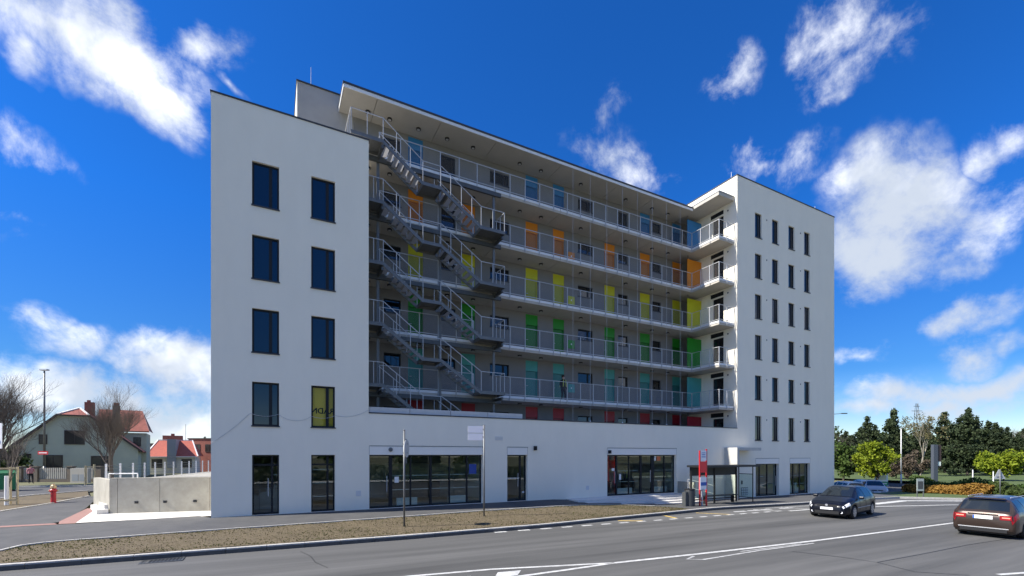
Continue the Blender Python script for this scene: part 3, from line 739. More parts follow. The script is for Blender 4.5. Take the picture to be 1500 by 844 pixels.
mat('tar', (.022, .022, .022), .6)
def onR(u, v):
    z = -.5
    for _ in range(12): q_ = onZ(u, v, z); z = zr(q_.x)
    return (q_.x, q_.y)
line([onR(*q) for q in ((1160, 808), (1230, 816), (1285, 824), (1350, 812), (1420, 798), (1500, 786))], .035, 'tar_seam', 'tar')
line([onR(*q) for q in ((1285, 824), (1340, 838), (1420, 843))], .03, 'tar_seam', 'tar')
line([onR(*q) for q in ((440, 808), (455, 815), (462, 824), (480, 832))], .02, 'tar_seam', 'tar')
line([onR(*q) for q in ((1462, 842), (1520, 838))], .12)
def scatter(name, label, m, n, fx_, fy_, size, seed, dens=None):
    r = np.random.default_rng(seed); P = []
    while len(P) < n:
        x = r.uniform(*fx_); lo, hi = ykerb(x)+.2, verge_back(x)-.08
        if hi <= lo: continue
        y = r.uniform(lo, hi)
        if dens and r.random() > dens(x, y, lo, hi): continue
        P.append((x, y, zp(x, y)+.03+.012*math.sin(x*3.1+y*2.3)+r.uniform(0, size[1]*.35)))
    P = np.array(P); return tag(inst(name, quads_mesh(name, P, r.uniform(*size, n), m, .2)), label, None, kind='stuff')
def _patch(x, y, lo, hi):
    e = min(abs(y-lo), abs(hi-y)); return (.9 if e < .25 else .12)+.55*max(0, math.sin(x*.9+1)*math.sin(y*1.7+x*.23))
# ------------------------------------------------------------------ street furniture
def round_sign_post():
    p = Vector((6.36, -4.92, 0)); p.z = zp(p.x, p.y)
    t = thing('traffic_sign', 'grey steel sign post with a round sign seen edge-on', 'sign', p)
    MB().tube((0, 0, -.1), (0, 0, 3.5), .035, n=10).lathe((0, 0, 3.5), [(.04, 0), (.03, .03)], 10).build('post', 'galv', t, True)
    rot = Matrix.Rotation(math.radians(60), 3, 'Z')
    d = MB().lathe((0, 0, 0), [(.32, -.012), (.33, 0), (.32, .012)], 24, 'y')
    for i, v in enumerate(d.v): d.v[i] = tuple(rot @ Vector(v) + Vector((.09, 0, 2.85)))
    disc = d.build('sign_disc', 'galv_light', t)
    d = MB().lathe((0, 0, 0), [(.30, .014), (.30, .016)], 24, 'y')
    for i, v in enumerate(d.v): d.v[i] = tuple(rot @ Vector(v) + Vector((.09, 0, 2.85)))
    d.build('sign_face', 'sign_white', disc)
    MB().box(-.05, .12, -.02, .02, 3.0, 3.03).box(-.05, .12, -.02, .02, 2.68, 2.71).box(.05, .09, -.02, .02, 2.3, 3.2).build('bracket', 'galv', t)
round_sign_post()
p = Vector((10.08, -3.68, zp(10.08, -3.68)))
t = thing('street_name_sign', 'grey post carrying two pale name plates by the kerb', 'sign', p)
MB().tube((0, 0, -.1), (0, 0, 3.88), .035, n=10).build('post', 'galv', t, True)
mat('plate_lilac', (.86, .82, .84), .45)
R3 = Matrix.Rotation(math.radians(-12), 3, 'Z')
for z in (3.69, 3.37):
    pl = MB().obox(R3 @ Vector((-.36, 0, z)), (.66, .02, .28), R3).build('name_plate', 'plate_lilac', t)
    MB().obox(R3 @ Vector((-.03, 0, z)), (.06, .05, .05), R3).build('clamp', 'galv', pl)

# bus stop totem
p = Vector((23.57, -3.67, zp(23.57, -3.67)))
t = thing('bus_stop_sign', 'red framed bus stop totem with white, red and blue plates beside the bin', 'sign', p)
mat('stop_red', (.55, .015, .02), .4); mat('stop_blue', (.03, .11, .42), .4)
for x in (-.27, .27): MB().box(x-.035, x+.035, -.03, .03, -.05, 3.2 if x > 0 else 3.12).build('post', 'stop_red', t)
tp = MB().box(-.24, .24, -.03, -.005, 2.55, 3.12).build('stop_plate', 'sign_white', t)
MB().box(-.14, .14, -.036, -.031, 2.86, 2.90).box(-.16, .16, -.036, -.031, 2.74, 2.78).box(-.14, .14, -.036, -.031, 2.97, 3.0).build('plate_symbol', 'stop_blue', tp)
mat('plate_red', (.85, .02, .03), .4); MB().box(-.235, .235, -.03, -.005, 1.88, 2.50).build('red_plate', 'plate_red', t)
tb = MB().box(-.30, .22, -.05, -.031, .92, 1.62).build('timetable', 'sign_white', t); MB().box(-.24, .22, -.056, -.051, 1.15, 1.34).build('blue_band', 'stop_blue', tb)
MB().box(-.235, .235, -.02, .0, 1.7, 1.74).box(-.235, .235, -.02, .0, .30, .34).build('cross_bar', 'stop_red', t)
MB().lathe((-.06, .02, -.02), [(.05, 0), (.05, .85), (.10, .9), (.1, .98)], 10).build('ashtray', 'galv_light', t)
p = Vector((22.75, -3.45, zp(22.75, -3.45)))
t = thing('litter_bin', 'dark grey cylindrical litter bin beside the red bus stop totem', 'bin', p)
mat('bin_grey', (.045, .05, .055), .5, metal=.3)
MB().lathe((0, 0, 0), [(.26, .0), (.28, .03), (.28, .86), (.26, .90)], 20).build('body', 'bin_grey', t, False)
MB().lathe((0, 0, .9), [(.29, 0), (.29, .05), (.24, .07), (.14, .07), (.13, .02)], 20).build('rim', 'black', t)
MB().box(-.46, -.27, -.12, .12, .02, .80).build('side_box', 'galv_dark', t)
# bus shelter
gz = -.44
t = thing('bus_shelter', 'glass bus shelter with a flat black roof in front of the concrete portal', 'bus shelter', (26.5, -2.9, gz))
def lb(name, m, *bs, par=t):
    mb = MB()
    for b in bs: mb.box(b[0]-26.5, b[1]-26.5, b[2]+2.9, b[3]+2.9, b[4]-gz, b[5]-gz)
    return mb.build(name, m, par)
lb('roof', 'black', (23.9, 28.85, -3.55, -2.25, 1.74, 1.86)); lb('fascia', 'black', (24.1, 28.3, -2.34, -2.28, 1.22, 1.74))
for x in (24.15, 26.2, 28.25): lb('post', 'black', (x-.04, x+.04, -2.38, -2.29, gz-.05, 1.74))
glass_mat('shelter_glass', (.86, .92, .88), .01)
for a, b in ((24.2, 26.15), (26.25, 28.2)):
    lb('back_pane', 'shelter_glass', (a, b, -2.345, -2.33, -.15, 1.2))
lb('end_frame', 'black', (28.5, 28.55, -3.3, -3.26, gz, 1.74), (28.5, 28.55, -2.34, -2.3, gz, 1.74), (28.5, 28.55, -3.26, -2.34, 1.26, 1.3), (28.5, 28.55, -3.26, -2.34, -.2, -.16))
lb('end_pane', 'shelter_glass', (28.52, 28.53, -3.26, -2.34, -.16, 1.26))
lb('bench', 'black', (24.8, 27.8, -2.78, -2.42, -.02, .03), (25.0, 25.06, -2.7, -2.5, gz-.03, -.02), (27.5, 27.56, -2.7, -2.5, gz-.03, -.02))
lb('bottom_rail', 'black', (24.2, 28.2, -2.36, -2.32, -.24, -.18))

# ------------------------------------------------------------------ cars
def make_car(label, group, paint, kind, loc, rz, detail=True):
    t = thing('car', label, 'car', loc, rz, group)
    if kind == 'hatch':
        Lh = 2.10; wb = 1.29
        ZR = [(-2.1,.80),(-2.06,.95),(-1.96,1.03),(-1.70,1.36),(-1.55,1.42),(-1.0,1.465),(-.3,1.48),(.05,1.44),(.35,1.32),(.98,.99),(1.2,.95),(1.75,.82),(1.98,.72),(2.08,.62),(2.1,.55)]
        ZB = [(-2.1,.72),(-2.0,.86),(-1.9,.93),(-1.2,.95),(0,.91),(.9,.89),(1.2,.86),(1.75,.74),(2.0,.64),(2.1,.5)]
        WR = [(-2.1,.62),(-1.95,.64),(-1.7,.58),(-1,.57),(0,.57),(.35,.58),(.98,.68),(1.2,.70),(1.8,.64),(2.1,.5)]
    else:
        Lh = 2.33; wb = 1.34
        ZR = [(-2.33,.70),(-2.30,.92),(-2.22,.98),(-1.90,1.36),(-1.78,1.42),(-1.2,1.46),(-.3,1.475),(.15,1.44),(.5,1.31),(1.1,1.0),(1.4,.95),(1.9,.84),(2.2,.74),(2.31,.62),(2.33,.55)]
        ZB = [(-2.33,.64),(-2.28,.86),(-2.1,.95),(-1.2,.95),(0,.91),(1.0,.90),(1.4,.86),(1.9,.76),(2.2,.64),(2.33,.5)]
        WR = [(-2.33,.66),(-2.2,.66),(-1.85,.59),(-1,.59),(0,.59),(.5,.60),(1.1,.70),(1.4,.72),(2.0,.66),(2.33,.5)]
    WD = [(-Lh,.74),(-Lh+.06,.82),(-Lh+.3,.875),(-1.3,.90),(0,.90),(1.3,.895),(Lh-.35,.85),(Lh-.12,.76),(Lh,.60)]
    I = lambda tab, x: float(np.interp(x, [q[0] for q in tab], [q[1] for q in tab]))
    def zlow(x):
        z = .19 if abs(x) < Lh-.15 else .19+.12*(abs(x)-Lh+.15)/.15
        for c in (-wb, wb):
            d = abs(x-c)
            if d < .37: z = max(z, .31+math.sqrt(.37**2-d*d))
        return z
    def sect(x):
        zr_, zb_, wr, w = I(ZR, x), I(ZB, x), I(WR, x), I(WD, x); zl = zlow(x)
        zm = max(.56*zb_+.05, zl+.02)
        zb_ = max(zb_, zm+.02)
        return [(0, zl), (w*.92, zl), (w*.985, max(zl+.01, .30) if zl < .3 else zl+.01), (w, zm), (w*.985, lerp(zm, zb_, .6)), (w*.95, zb_), (lerp(w*.95, wr, .5)+.012, lerp(zb_, zr_, .5)), (wr, lerp(zb_, zr_, .90)), (wr*.80, lerp(zb_, zr_, .985)), (0, zr_+.012)]
    xs = sorted(set([round(v, 4) for v in frange(-Lh, Lh, 64)] + [q[0] for q in ZR] + [c+d for c in (-wb, wb) for d in (-.37, -.36, -.3, .3, .36, .37)]))
    S = [sect(x) for x in xs]; n = len(S[0])
    body = MB()
    for x, s in zip(xs, S):
        body.v += [(x, y, z) for y, z in s]+[(x, -y, z) for y, z in s]
    for i in range(len(xs)-1):
        for side in (0, n):
            for j in range(n-1):
                a = i*2*n+side+j; b = a+2*n; body.f.append((a, b, b+1, a+1))
    for i in (0, len(xs)-1):
        for side in (0, n):
            k = i*2*n+side; body.f.append(tuple(range(k, k+n)))
    bo = body.build('body', paint, t, True)
    bmx = bmesh.new(); bmx.from_mesh(bo.data); bmesh.ops.remove_doubles(bmx, verts=bmx.verts, dist=.0008); bmesh.ops.recalc_face_normals(bmx, faces=bmx.faces); bmx.to_mesh(bo.data); bo.data.update(); bmx.free()
    def surf(x, tpar):      # point on the section polyline, tpar in section index units
        s = sect(x); j = min(int(tpar), n-2); f = tpar-j
        return Vector((x, lerp(s[j][0], s[j+1][0], f), lerp(s[j][1], s[j+1][1], f)))
    def patch(name, m, x0f, x1f, t0, t1, nx, ntp, mirror=None, off=.006, par=t):
        mb = MB(); P = []
        for j in range(ntp+1):
            tt = lerp(t0, t1, j/ntp); row = []
            for i in range(nx+1):
                x = lerp(x0f(tt), x1f(tt), i/nx); p_ = surf(x, tt)
                e = .02; nx_ = (surf(x+e, tt)-surf(x-e, tt)).cross(surf(x, min(tt+.05, n-1.001))-surf(x, max(tt-.05, 0)))
                nn = nx_.normalized() if nx_.length > 1e-9 else Vector((0, 0, 1))
                if nn.y < -.01 or (abs(nn.y) < .05 and nn.z < 0): nn = -nn
                row.append(p_+nn*off)
            P.append(row)
        sgn = (1, -1) if mirror == 'both' else ((1,) if mirror in (None, 1) else (-1,))
        for sg in sgn:
            k = len(mb.v)
            for row in P: mb.v += [(q.x, q.y*sg, q.z) for q in row]
            w = nx+1
            for j in range(ntp):
                for i in range(nx): a = k+j*w+i; mb.f.append((a, a+1, a+w+1, a+w))
        me = mb.mesh(name, m, True)
        if mirror == 'both':
            bm_ = bmesh.new(); bm_.from_mesh(me); bmesh.ops.remove_doubles(bm_, verts=bm_.verts, dist=.012); bmesh.ops.recalc_face_normals(bm_, faces=bm_.faces); bm_.to_mesh(me); bm_.free()
        return inst(name, me, par)
    cst = lambda v: (lambda tt: v)
    if kind == 'hatch':
        sidewin = [(.62, -.28), (-.36, -1.18), (-1.25, -1.62)]; ws = (.93, .13); rw = (-1.71, -1.95)
    else:
        sidewin = [(.74, -.18), (-.26, -1.08), (-1.15, -1.86)]; ws = (1.05, .25); rw = (-1.91, -2.20)
    for s in (1, -1):
        for i, (a, b) in enumerate(sidewin):
            fa = (lambda tt, a=a: a-(.42*(tt-5.1)/1.8 if a > 0 else 0)); last = i == len(sidewin)-1
            fb = (lambda tt, b=b, last=last: b+(.10*(tt-5.1)/1.8 if last else 0))
            patch('side_window', 'car_glass', fa, fb, 5.12, 6.86, 6, 4, s)
    patch('windscreen', 'car_glass', cst(ws[0]), cst(ws[1]), 7.1, 9.0, 8, 8, 'both')
    patch('rear_window', 'car_glass', cst(rw[0]), cst(rw[1]), 7.0, 9.0, 8, 8, 'both')
    tyre = MB().lathe((0, 0, 0), [(.20, -.10), (.29, -.105), (.315, -.08), (.315, .08), (.29, .105), (.20, .10)], 28, 'y').mesh('tyre', 'rubber', True)
    rim = MB()
    for q in range(7):
        a = 2*math.pi*q/7; rot = Matrix.Rotation(a, 3, 'Y'); rim.obox(rot @ Vector((0, -.098, .11)), (.075, .03, .2), rot)
    rim.lathe((0, -.095, 0), [(.05, 0), (.05, -.025)], 12, 'y').lathe((0, -.09, 0), [(.215, .0), (.215, -.02), (.19, -.02), (.19, .0)], 24, 'y')
    rim = rim.mesh('rim', 'rim_silver')
    back = MB().lathe((0, -.07, 0), [(.2, 0), (.2, .14)], 20, 'y').mesh('brake_disc', 'black')
    for x in (-wb, wb):
        for s in (1, -1):
            wv = inst('wheel', tyre, t, (x, s*.785, .315), 0 if s < 0 else math.pi); inst('rim', rim, wv); inst('brake_disc', back, wv)
    inst('underbody', MB().box(-Lh+.2, Lh-.2, -.7, .7, .16, .30).mesh('underbody', 'black'), t)
    for c in (-wb, wb): inst('wheel_well', MB().box(c-.36, c+.36, -.66, .66, .30, .66).mesh('wheel_well', 'black'), t)
    for s in (1, -1):
        patch('headlight', 'headlight', cst(Lh-.42), cst(Lh-.05), 4.2, 5.6, 4, 3, s, .008)
        mb = MB().obox((.62 if kind == 'hatch' else .72, s*.97, .97), (.12, .2, .13), Matrix.Identity(3)); mo = mb.build('mirror', paint, t)
        mob = mo.modifiers.new('b', 'BEVEL'); mob.width = .03; mob.segments = 2
        if kind == 'hatch': patch('tail_light', 'tail_red', cst(-Lh+.03), cst(-Lh+.28), 3.7, 5.2, 4, 3, s, .008)
        else:
            tl = patch('tail_light', 'tail_red', cst(-Lh+.01), cst(-Lh+.30), 3.75, 5.0, 4, 3, s, .008)
            inst('tail_face', MB().box(-Lh-.012, -Lh+.05, .44*s if s > 0 else -.74, .74 if s > 0 else .44*s, .70, .86).mesh('tail_face', 'tail_red'), tl)
            inst('lit_lamp', MB().box(-Lh-.018, -Lh-.010, .50*s if s > 0 else -.70, .70 if s > 0 else .50*s, .765, .80).mesh('lit_lamp', 'tail_lit'), tl)
        # sill trim and door seams
        for a in (.55 if kind == 'hatch' else .62, -.32 if kind == 'hatch' else -.22, -1.02):
            mbs = MB()
            P = [surf(a-.02*0, tt) for tt in (2.2, 3, 3.5, 4, 4.6, 5.05)]
            for q0, q1 in zip(P, P[1:]): mbs.bar((q0.x, (q0.y+.001)*s, q0.z), (q1.x, (q1.y+.001)*s, q1.z), .008, .008)
            mbs.build('door_seam', 'black', t)
        for a in (-.12, -.95): MB().box(a-.1, a+.1, *(sorted((s*.895, s*.925))), .79, .815).build('door_handle', paint, t)
        if kind == 'hatch': MB().box(-.95, .85, *(sorted((s*.893, s*.912))), .50, .525).build('side_trim', 'galv_light', t)
        if kind != 'hatch':
            MB().tube((-1.6, s*.56, 1.47), (.1, s*.57, 1.475), .014, n=6).build('roof_rail', 'galv_light', t)
    zf_ = .44 if kind == 'hatch' else .46
    MB().box(Lh-.03, Lh+.012, -.26, .26, zf_, zf_+.11).build('number_plate', 'sign_white', t)
    rp = (.82, .94) if kind == 'hatch' else (.70, .82)
    pl = MB().box(-Lh-.014, -Lh+.02, -.26, .26, *rp).build('number_plate', 'sign_white', t)
    MB().box(-Lh-.0165, -Lh-.0145, .215, .258, *rp).build('plate_band', 'stop_blue', pl)
    MB().box(Lh-.10, Lh+.002, -.42, .42, .60 if kind == 'hatch' else .62, .68).build('grille', 'black', t)
    gr = MB().box(Lh-.06, Lh+.006, -.5, .5, .24, .38).build('lower_grille', 'black', t)
    MB().lathe((Lh+.003, 0, .655), [(.055, 0), (.055, .012)], 14, 'x').build('badge', 'rim_silver', t)
    for s in (1, -1): MB().lathe((Lh-.04, s*.6, .33), [(.05, 0), (.05, .03)], 12, 'x').build('fog_lamp', 'headlight', t)
    MB().box(-Lh-.004, -Lh+.06, -.62, .62, .24, .36).build('rear_diffuser', 'black', t)
    if kind != 'hatch':
        MB().box(-Lh-.010, -Lh+.05, -.66, .66, .37, .395).build('bumper_trim', 'galv_light', t)
        MB().box(-Lh-.008, -Lh+.05, -.40, .40, .865, .89).build('hatch_strip', paint, t)
        MB().box(-1.98, -1.84, -.5, .5, 1.42, 1.45).build('roof_spoiler', paint, t)
    return t
mat('car_glass', (.012, .016, .02), .03, spec=.8)
mat('paint_navy', (.004, .005, .010), .3, spec=.3, coat=.25)
mat('paint_brown', (.05, .033, .026), .35, metal=.4, coat=.5)
mat('paint_white', (.78, .76, .72), .4, coat=.2); mat('paint_silver', (.42, .42, .41), .4, metal=.1, coat=.2); mat('paint_cream', (.6, .57, .48), .3, coat=.6)
mat('rim_silver', (.6, .6, .62), .3, metal=.8); mat('headlight', (.75, .77, .8), .12, spec=.8); mat('tail_red', (.25, .006, .012), .2, spec=.7)
m = mat('tail_lit', (.8, .2, .15), .4); b_ = m.node_tree.nodes['Principled BSDF']; b_.inputs['Emission Color'].default_value = (1, .22, .15, 1); b_.inputs['Emission Strength'].default_value = .9
make_car('dark navy hatchback driving towards the bus stop on the road', None, 'paint_navy', 'hatch', (27.6, -8.75, zr(27.6)+.004), math.atan2(-.16, -.987))
make_car('metallic brown estate car with lit tail lights driving away', None, 'paint_brown', 'estate', (27.5, -14.45, zr(27.5)+.004), math.radians(3))

# ------------------------------------------------------------------ vegetation builders
rng = np.random.default_rng(11)
def quads_mesh(name, cen, size, m, up_bias=0.0, aspect=1.0):
    """many small leaf faces: cen (n,3), size (n,)"""
    n = len(cen)
    nrm = rng.normal(size=(n, 3)); nrm[:, 2] += up_bias; nrm /= np.linalg.norm(nrm, axis=1)[:, None]
    a = np.cross(nrm, rng.normal(size=(n, 3))); a /= np.linalg.norm(a, axis=1)[:, None]; b = np.cross(nrm, a)
    s = size[:, None]*.5
    v = np.stack([cen-a*s-b*s*aspect*.5, cen+a*s*.3-b*s*aspect, cen+a*s+b*s*aspect*.4, cen-a*s*.2+b*s*aspect], 1).reshape(-1, 3)
    me = bpy.data.meshes.new(name); me.vertices.add(4*n); me.vertices.foreach_set('co', v.ravel())
    me.loops.add(4*n); me.polygons.add(n)
    me.loops.foreach_set('vertex_index', np.arange(4*n)); me.polygons.foreach_set('loop_start', np.arange(0, 4*n, 4)); me.polygons.foreach_set('loop_total', np.full(n, 4))
    me.update(); me.materials.append(M[m]); return me
def leafmat(name, c1, c2, scale=.9, trans=.25):
    m = bpy.data.materials.new(name); m.use_nodes = True; t_ = m.node_tree; b = t_.nodes['Principled BSDF']
    b.inputs['Roughness'].default_value = .75; b.inputs['Specular IOR Level'].default_value = .25
    oi = t_.nodes.new('ShaderNodeNewGeometry'); n = t_.nodes.new('ShaderNodeTexNoise'); n.inputs['Scale'].default_value = scale; n.inputs['Detail'].default_value = 5
    t_.links.new(oi.outputs['Position'], n.inputs['Vector'])
    r = t_.nodes.new('ShaderNodeMapRange'); r.inputs['From Min'].default_value = .35; r.inputs['From Max'].default_value = .65; t_.links.new(n.outputs[0], r.inputs[0])
    mix = t_.nodes.new('ShaderNodeMix'); mix.data_type = 'RGBA'; mix.inputs['A'].default_value = (*c1, 1); mix.inputs['B'].default_value = (*c2, 1)
    t_.links.new(r.outputs[0], mix.inputs['Factor']); t_.links.new(mix.outputs['Result'], b.inputs['Base Color'])
    tl = t_.nodes.new('ShaderNodeBsdfTranslucent'); t_.links.new(mix.outputs['Result'], tl.inputs[0])
    ms = t_.nodes.new('ShaderNodeMixShader'); ms.inputs[0].default_value = trans
    t_.links.new(b.outputs[0], ms.inputs[1]); t_.links.new(tl.outputs[0], ms.inputs[2]); t_.links.new(ms.outputs[0], t_.nodes['Material Output'].inputs[0])
    MATS[name] = m; return m
leafmat('pine_needles', (.020, .034, .016), (.050, .068, .026), 1.2, .1)
leafmat('lime_leaves', (.12, .17, .012), (.27, .32, .02), 1.6, .3)
leafmat('green_leaves', (.05, .09, .02), (.10, .15, .03), 1.3, .3)
leafmat('olive_leaves', (.11, .10, .045), (.19, .17, .08), 1.2, .25)
leafmat('brown_twigs', (.075, .058, .04), (.13, .10, .07), 1.2, .15)
leafmat('orange_leaves', (.20, .10, .02), (.32, .19, .04), 1.5, .2)
leafmat('hedge_green', (.035, .055, .015), (.07, .10, .025), 1.2, .2)
leafmat('soil_bits', (.08, .06, .034), (.135, .108, .06), .8, .1); leafmat('dry_grass', (.075, .085, .025), (.12, .115, .045), 1.2, .4)
def bare_tree_mesh(name, m, H, spread, seed, depth=6, trunk_frac=.25, r0=.16, forks=3, up=.35):
    rs_ = random.Random(seed); mb = MB()
    def grow(p, d, ln, r, dep):
        q = p
        nseg = 2 if dep > 1 else 1
        for i in range(nseg):
            d = (d+Vector((rs_.uniform(-1, 1), rs_.uniform(-1, 1), rs_.uniform(-.3, .6)))*.13).normalized()
            e = q+d*ln/nseg; r1 = r*(.86 if nseg == 2 else .7)
            mb.tube(q, e, r, r1, 6 if r > .06 else (4 if r > .02 else 3), caps=False); q = e; r = r1
        if dep == 0: return
        k = forks+(1 if rs_.random() < .5 else 0)
        for i in range(k):
            az = 2*math.pi*(i+rs_.random())/k; tilt = rs_.uniform(.35, .95)*spread
            o = d.orthogonal().normalized(); o = (Matrix.Rotation(az, 3, d) @ o)
            nd = (d*math.cos(tilt)+o*math.sin(tilt)+Vector((0, 0, up*.5))).normalized()
            f = rs_.uniform(.35, 1) if i else 1.0
            base = q if i == 0 else p.lerp(q, f)
            grow(base, nd, ln*rs_.uniform(.62, .86), r*rs_.uniform(.55, .75), dep-1)
    grow(Vector((0, 0, 0)), Vector((0, 0, 1)), H*trunk_frac, r0, depth)
    zs = max(v[2] for v in mb.v); k = H/zs; mb.v = [(x*k, y*k, z*k) for x, y, z in mb.v]
    return mb.mesh(name, m, True, fix=False)
def crown_points(H, z0, rx, n, lumps, seed, hollow=.45):
    r = np.random.default_rng(seed); out_ = []
    cs = []
    for i in range(lumps):
        d = r.normal(size=3); d /= np.linalg.norm(d); rad = r.uniform(.3, 1.0)
        cs.append((d*np.array([rx, rx, (H-z0)/2])*rad+np.array([0, 0, (H+z0)/2]), r.uniform(.16, .42)*rx))
    for c, rr in cs:
        k = n//lumps; d = r.normal(size=(k, 3)); d /= np.linalg.norm(d, axis=1)[:, None]
        rad = rr*(hollow+(1-hollow)*r.random(k)**.5)*r.uniform(.7, 1.25, k); out_.append(c+d*rad[:, None])
    return np.concatenate(out_)
def leafy_tree(name, label, cat, loc, H, z0, rx, leaf, n=3500, lumps=22, seed=1, ls=(.16, .34), group=None, bark='bark'):
    t = thing(name, label, cat, loc, 0, group)
    sk = bare_tree_mesh('trunk', bark, H*.86, .9, seed, 3, .30, .04*H/2.2, 3)
    inst('trunk', sk, t, (0, 0, -.1))
    cpts = crown_points(H, z0, rx, n, lumps, seed)
    inst('crown', quads_mesh('crown', cpts, rng.uniform(*ls, len(cpts)), leaf, .3), t)
    return t
def pine_mesh(H, R, seed, n_wh=15):
    n_wh = int(n_wh*1.5)
    r = random.Random(seed); tr = MB(); bend = [r.uniform(-.02, .02)*H for _ in range(2)]
    seg = 7
    def axis(f): return Vector((bend[0]*f*f, bend[1]*f*f, H*f))
    for i in range(seg): tr.tube(axis(i/seg), axis((i+1)/seg), .018*H*(1-i/seg)+.02, .018*H*(1-(i+1)/seg)+.015, 7, caps=False)
    cen = []
    for w in range(n_wh):
        f = .12+.88*w/(n_wh-1); f = min(f+r.uniform(-.02, .02), .995)
        ln = R*(1-max((f-.20)/.80, 0)**1.35)*r.uniform(.6, 1.2)*(.75+.25*min(f/.35, 1))+.30
        for k in range(r.randint(3, 6)):
            az = r.uniform(0, 6.283); l = ln*r.uniform(.45, 1.12); p0 = axis(f); dz = r.uniform(-.25, .30)
            p1 = p0+Vector((math.cos(az)*l, math.sin(az)*l, dz*l))
            tr.tube(p0, p1, .045*(1-f)+.02, .012, 4, caps=False)
            nt_ = max(5, int(l*13))
            for q in range(nt_):
                s = .25+.75*q/nt_; c = p0.lerp(p1, s); wd = .42*l*(1.1-s)+.18
                for _ in range(5):
                    cen.append((c.x+r.gauss(0, wd*.55), c.y+r.gauss(0, wd*.55), c.z+r.gauss(.06, .22)))
    cen = np.array(cen); return tr.mesh('trunk', 'bark', True, fix=False), quads_mesh('crown', cen, rng.uniform(.16, .36, len(cen)), 'pine_needles', .4)
pines = [pine_mesh(10, 2.6, 3), pine_mesh(10, 3.2, 8, 13), pine_mesh(10, 3.8, 14, 16), pine_mesh(10, 2.9, 25, 12)]
GZR = -.95
def place_pine(u, vtop, D, kind, wscale=1.0, rz=0, label='dark pine in the second row, half hidden by the pines before it'):
    p = atD(u, 700, D); top = atD(u, vtop, D).z; zb_ = zg(p.x); h = top-zb_
    t = thing('pine_tree', label, 'tree', (p.x, p.y, zb_), rz, 'pines beyond the junction'); t.scale = (h/10*wscale, h/10*wscale, h/10)
    inst('trunk', pines[kind][0], t); inst('crown', pines[kind][1], t)
for a in ((1250, 640, 92, 0, 1.1, 0, 'dark pine rising over the dull green small tree by the building corner'), (1272, 613, 84, 3, .95, 1, 'slim dark pine standing right behind the bright yellow-green tree'),
          (1293, 640, 90, 1, 1.0, 3.3, 'low broad pine filling the gap behind the white and green sign board'), (1308, 603, 80, 0, .9, 2, 'tall slim pine just beside the pale lamp post'),
          (1338, 640, 86, 1, 1.0, 4, 'low pine behind the leafless brown shrubs'), (1384, 607, 84, 3, 1.0, 5, 'pine whose tip touches the crown of the half-bare tree'),
          (1398, 628, 92, 2, .9, .5, 'pine tucked between the half-bare tree and the tallest broad pine'), (1417, 602, 74, 2, .9, 1.7, 'tallest broad pine standing behind the orange hedge'),
          (1446, 620, 80, 1, 1.1, 2.2, 'broad pine next to the tallest pine, behind the spreading yellow-green tree'), (1466, 630, 76, 3, 1.2, 5.2, 'pine directly behind the triangular road sign'),
          (1490, 638, 78, 2, 1.0, 3, 'pine behind the low green hedge, beyond the triangular road sign'), (1530, 640, 80, 1, 1.1, 1, 'outermost pine beyond the low green hedge'),
          (1365, 640, 90, 0, 1.2, 2.9, 'low pine directly behind the dark grey pylon'), (1238, 634, 88, 1, 1.0, 2, 'pine partly hidden by the edge of the building')):
    place_pine(*a[:6], label=a[6])
for a in ((1430, 618, 90, 0, 1.1, .7), (1404, 615, 88, 3, 1.1, 4.4), (1322, 630, 96, 2, 1.0, 1.1), (1458, 622, 96, 2, 1.0, 3.9), (1262, 628, 98, 1, 1.0, 5.5), (1500, 630, 94, 0, 1.1, 2.5), (1478, 628, 92, 3, 1.1, .2), (1284, 625, 100, 3, 1.1, .4), (1352, 625, 100, 2, 1.0, 3.1)):
    place_pine(*a)
def gpos(u, D, z=None):
    p = atD(u, 700, D); return Vector((p.x, p.y, zg(p.x) if z is None else z))
# a pale half-bare tree, lime green trees and brown shrubs in front of the pines
p = gpos(1348, 70); h = atD(1348, 596, 70).z-GZR
t = thing('half_bare_tree', 'tall pale-trunked tree with thin olive spring leaves among the pines', 'tree', p)
inst('trunk', bare_tree_mesh('trunk', 'bark_pale', h*.95, .62, 31, 5, .34, .17, 2, .6), t)
cp = crown_points(h*1.0, h*.45, 2.7, 2000, 24, 5, .1); cp[:, 0] += .9
inst('crown', quads_mesh('crown', cp, rng.uniform(.10, .24, len(cp)), 'olive_leaves', .2), t)
leafy_tree('lime_tree', 'bright yellow-green round tree beside the white and green sign board', 'tree', gpos(1284, 57), 5.4, .9, 2.1, 'lime_leaves', 6000, 34, 4)
leafy_tree('lime_tree', 'yellow-green spreading tree behind the triangular road sign', 'tree', gpos(1470, 58), 3.7, 1.1, 2.4, 'lime_leaves', 4200, 30, 9)
leafy_tree('lime_tree', 'dull green small tree close to the building corner', 'tree', gpos(1236, 60), 5.2, 1.0, 1.9, 'green_leaves', 3500, 26, 12)
for i, (u, D, h, r) in enumerate(((1330, 62, 3.6, 1.5), (1345, 66, 4.2, 1.7), (1312, 64, 3.2, 1.3))):
    leafy_tree('brown_shrub', ('leafless brown shrub growing between the lamp post and the half-bare tree', 'taller leafless brown shrub at the foot of the half-bare tree', 'small leafless brown shrub close behind the pale lamp post')[i], 'shrub', gpos(u, D), h, .3, r, 'brown_twigs', 2200, 20, 40+i, (.10, .24), 'leafless brown shrubs')
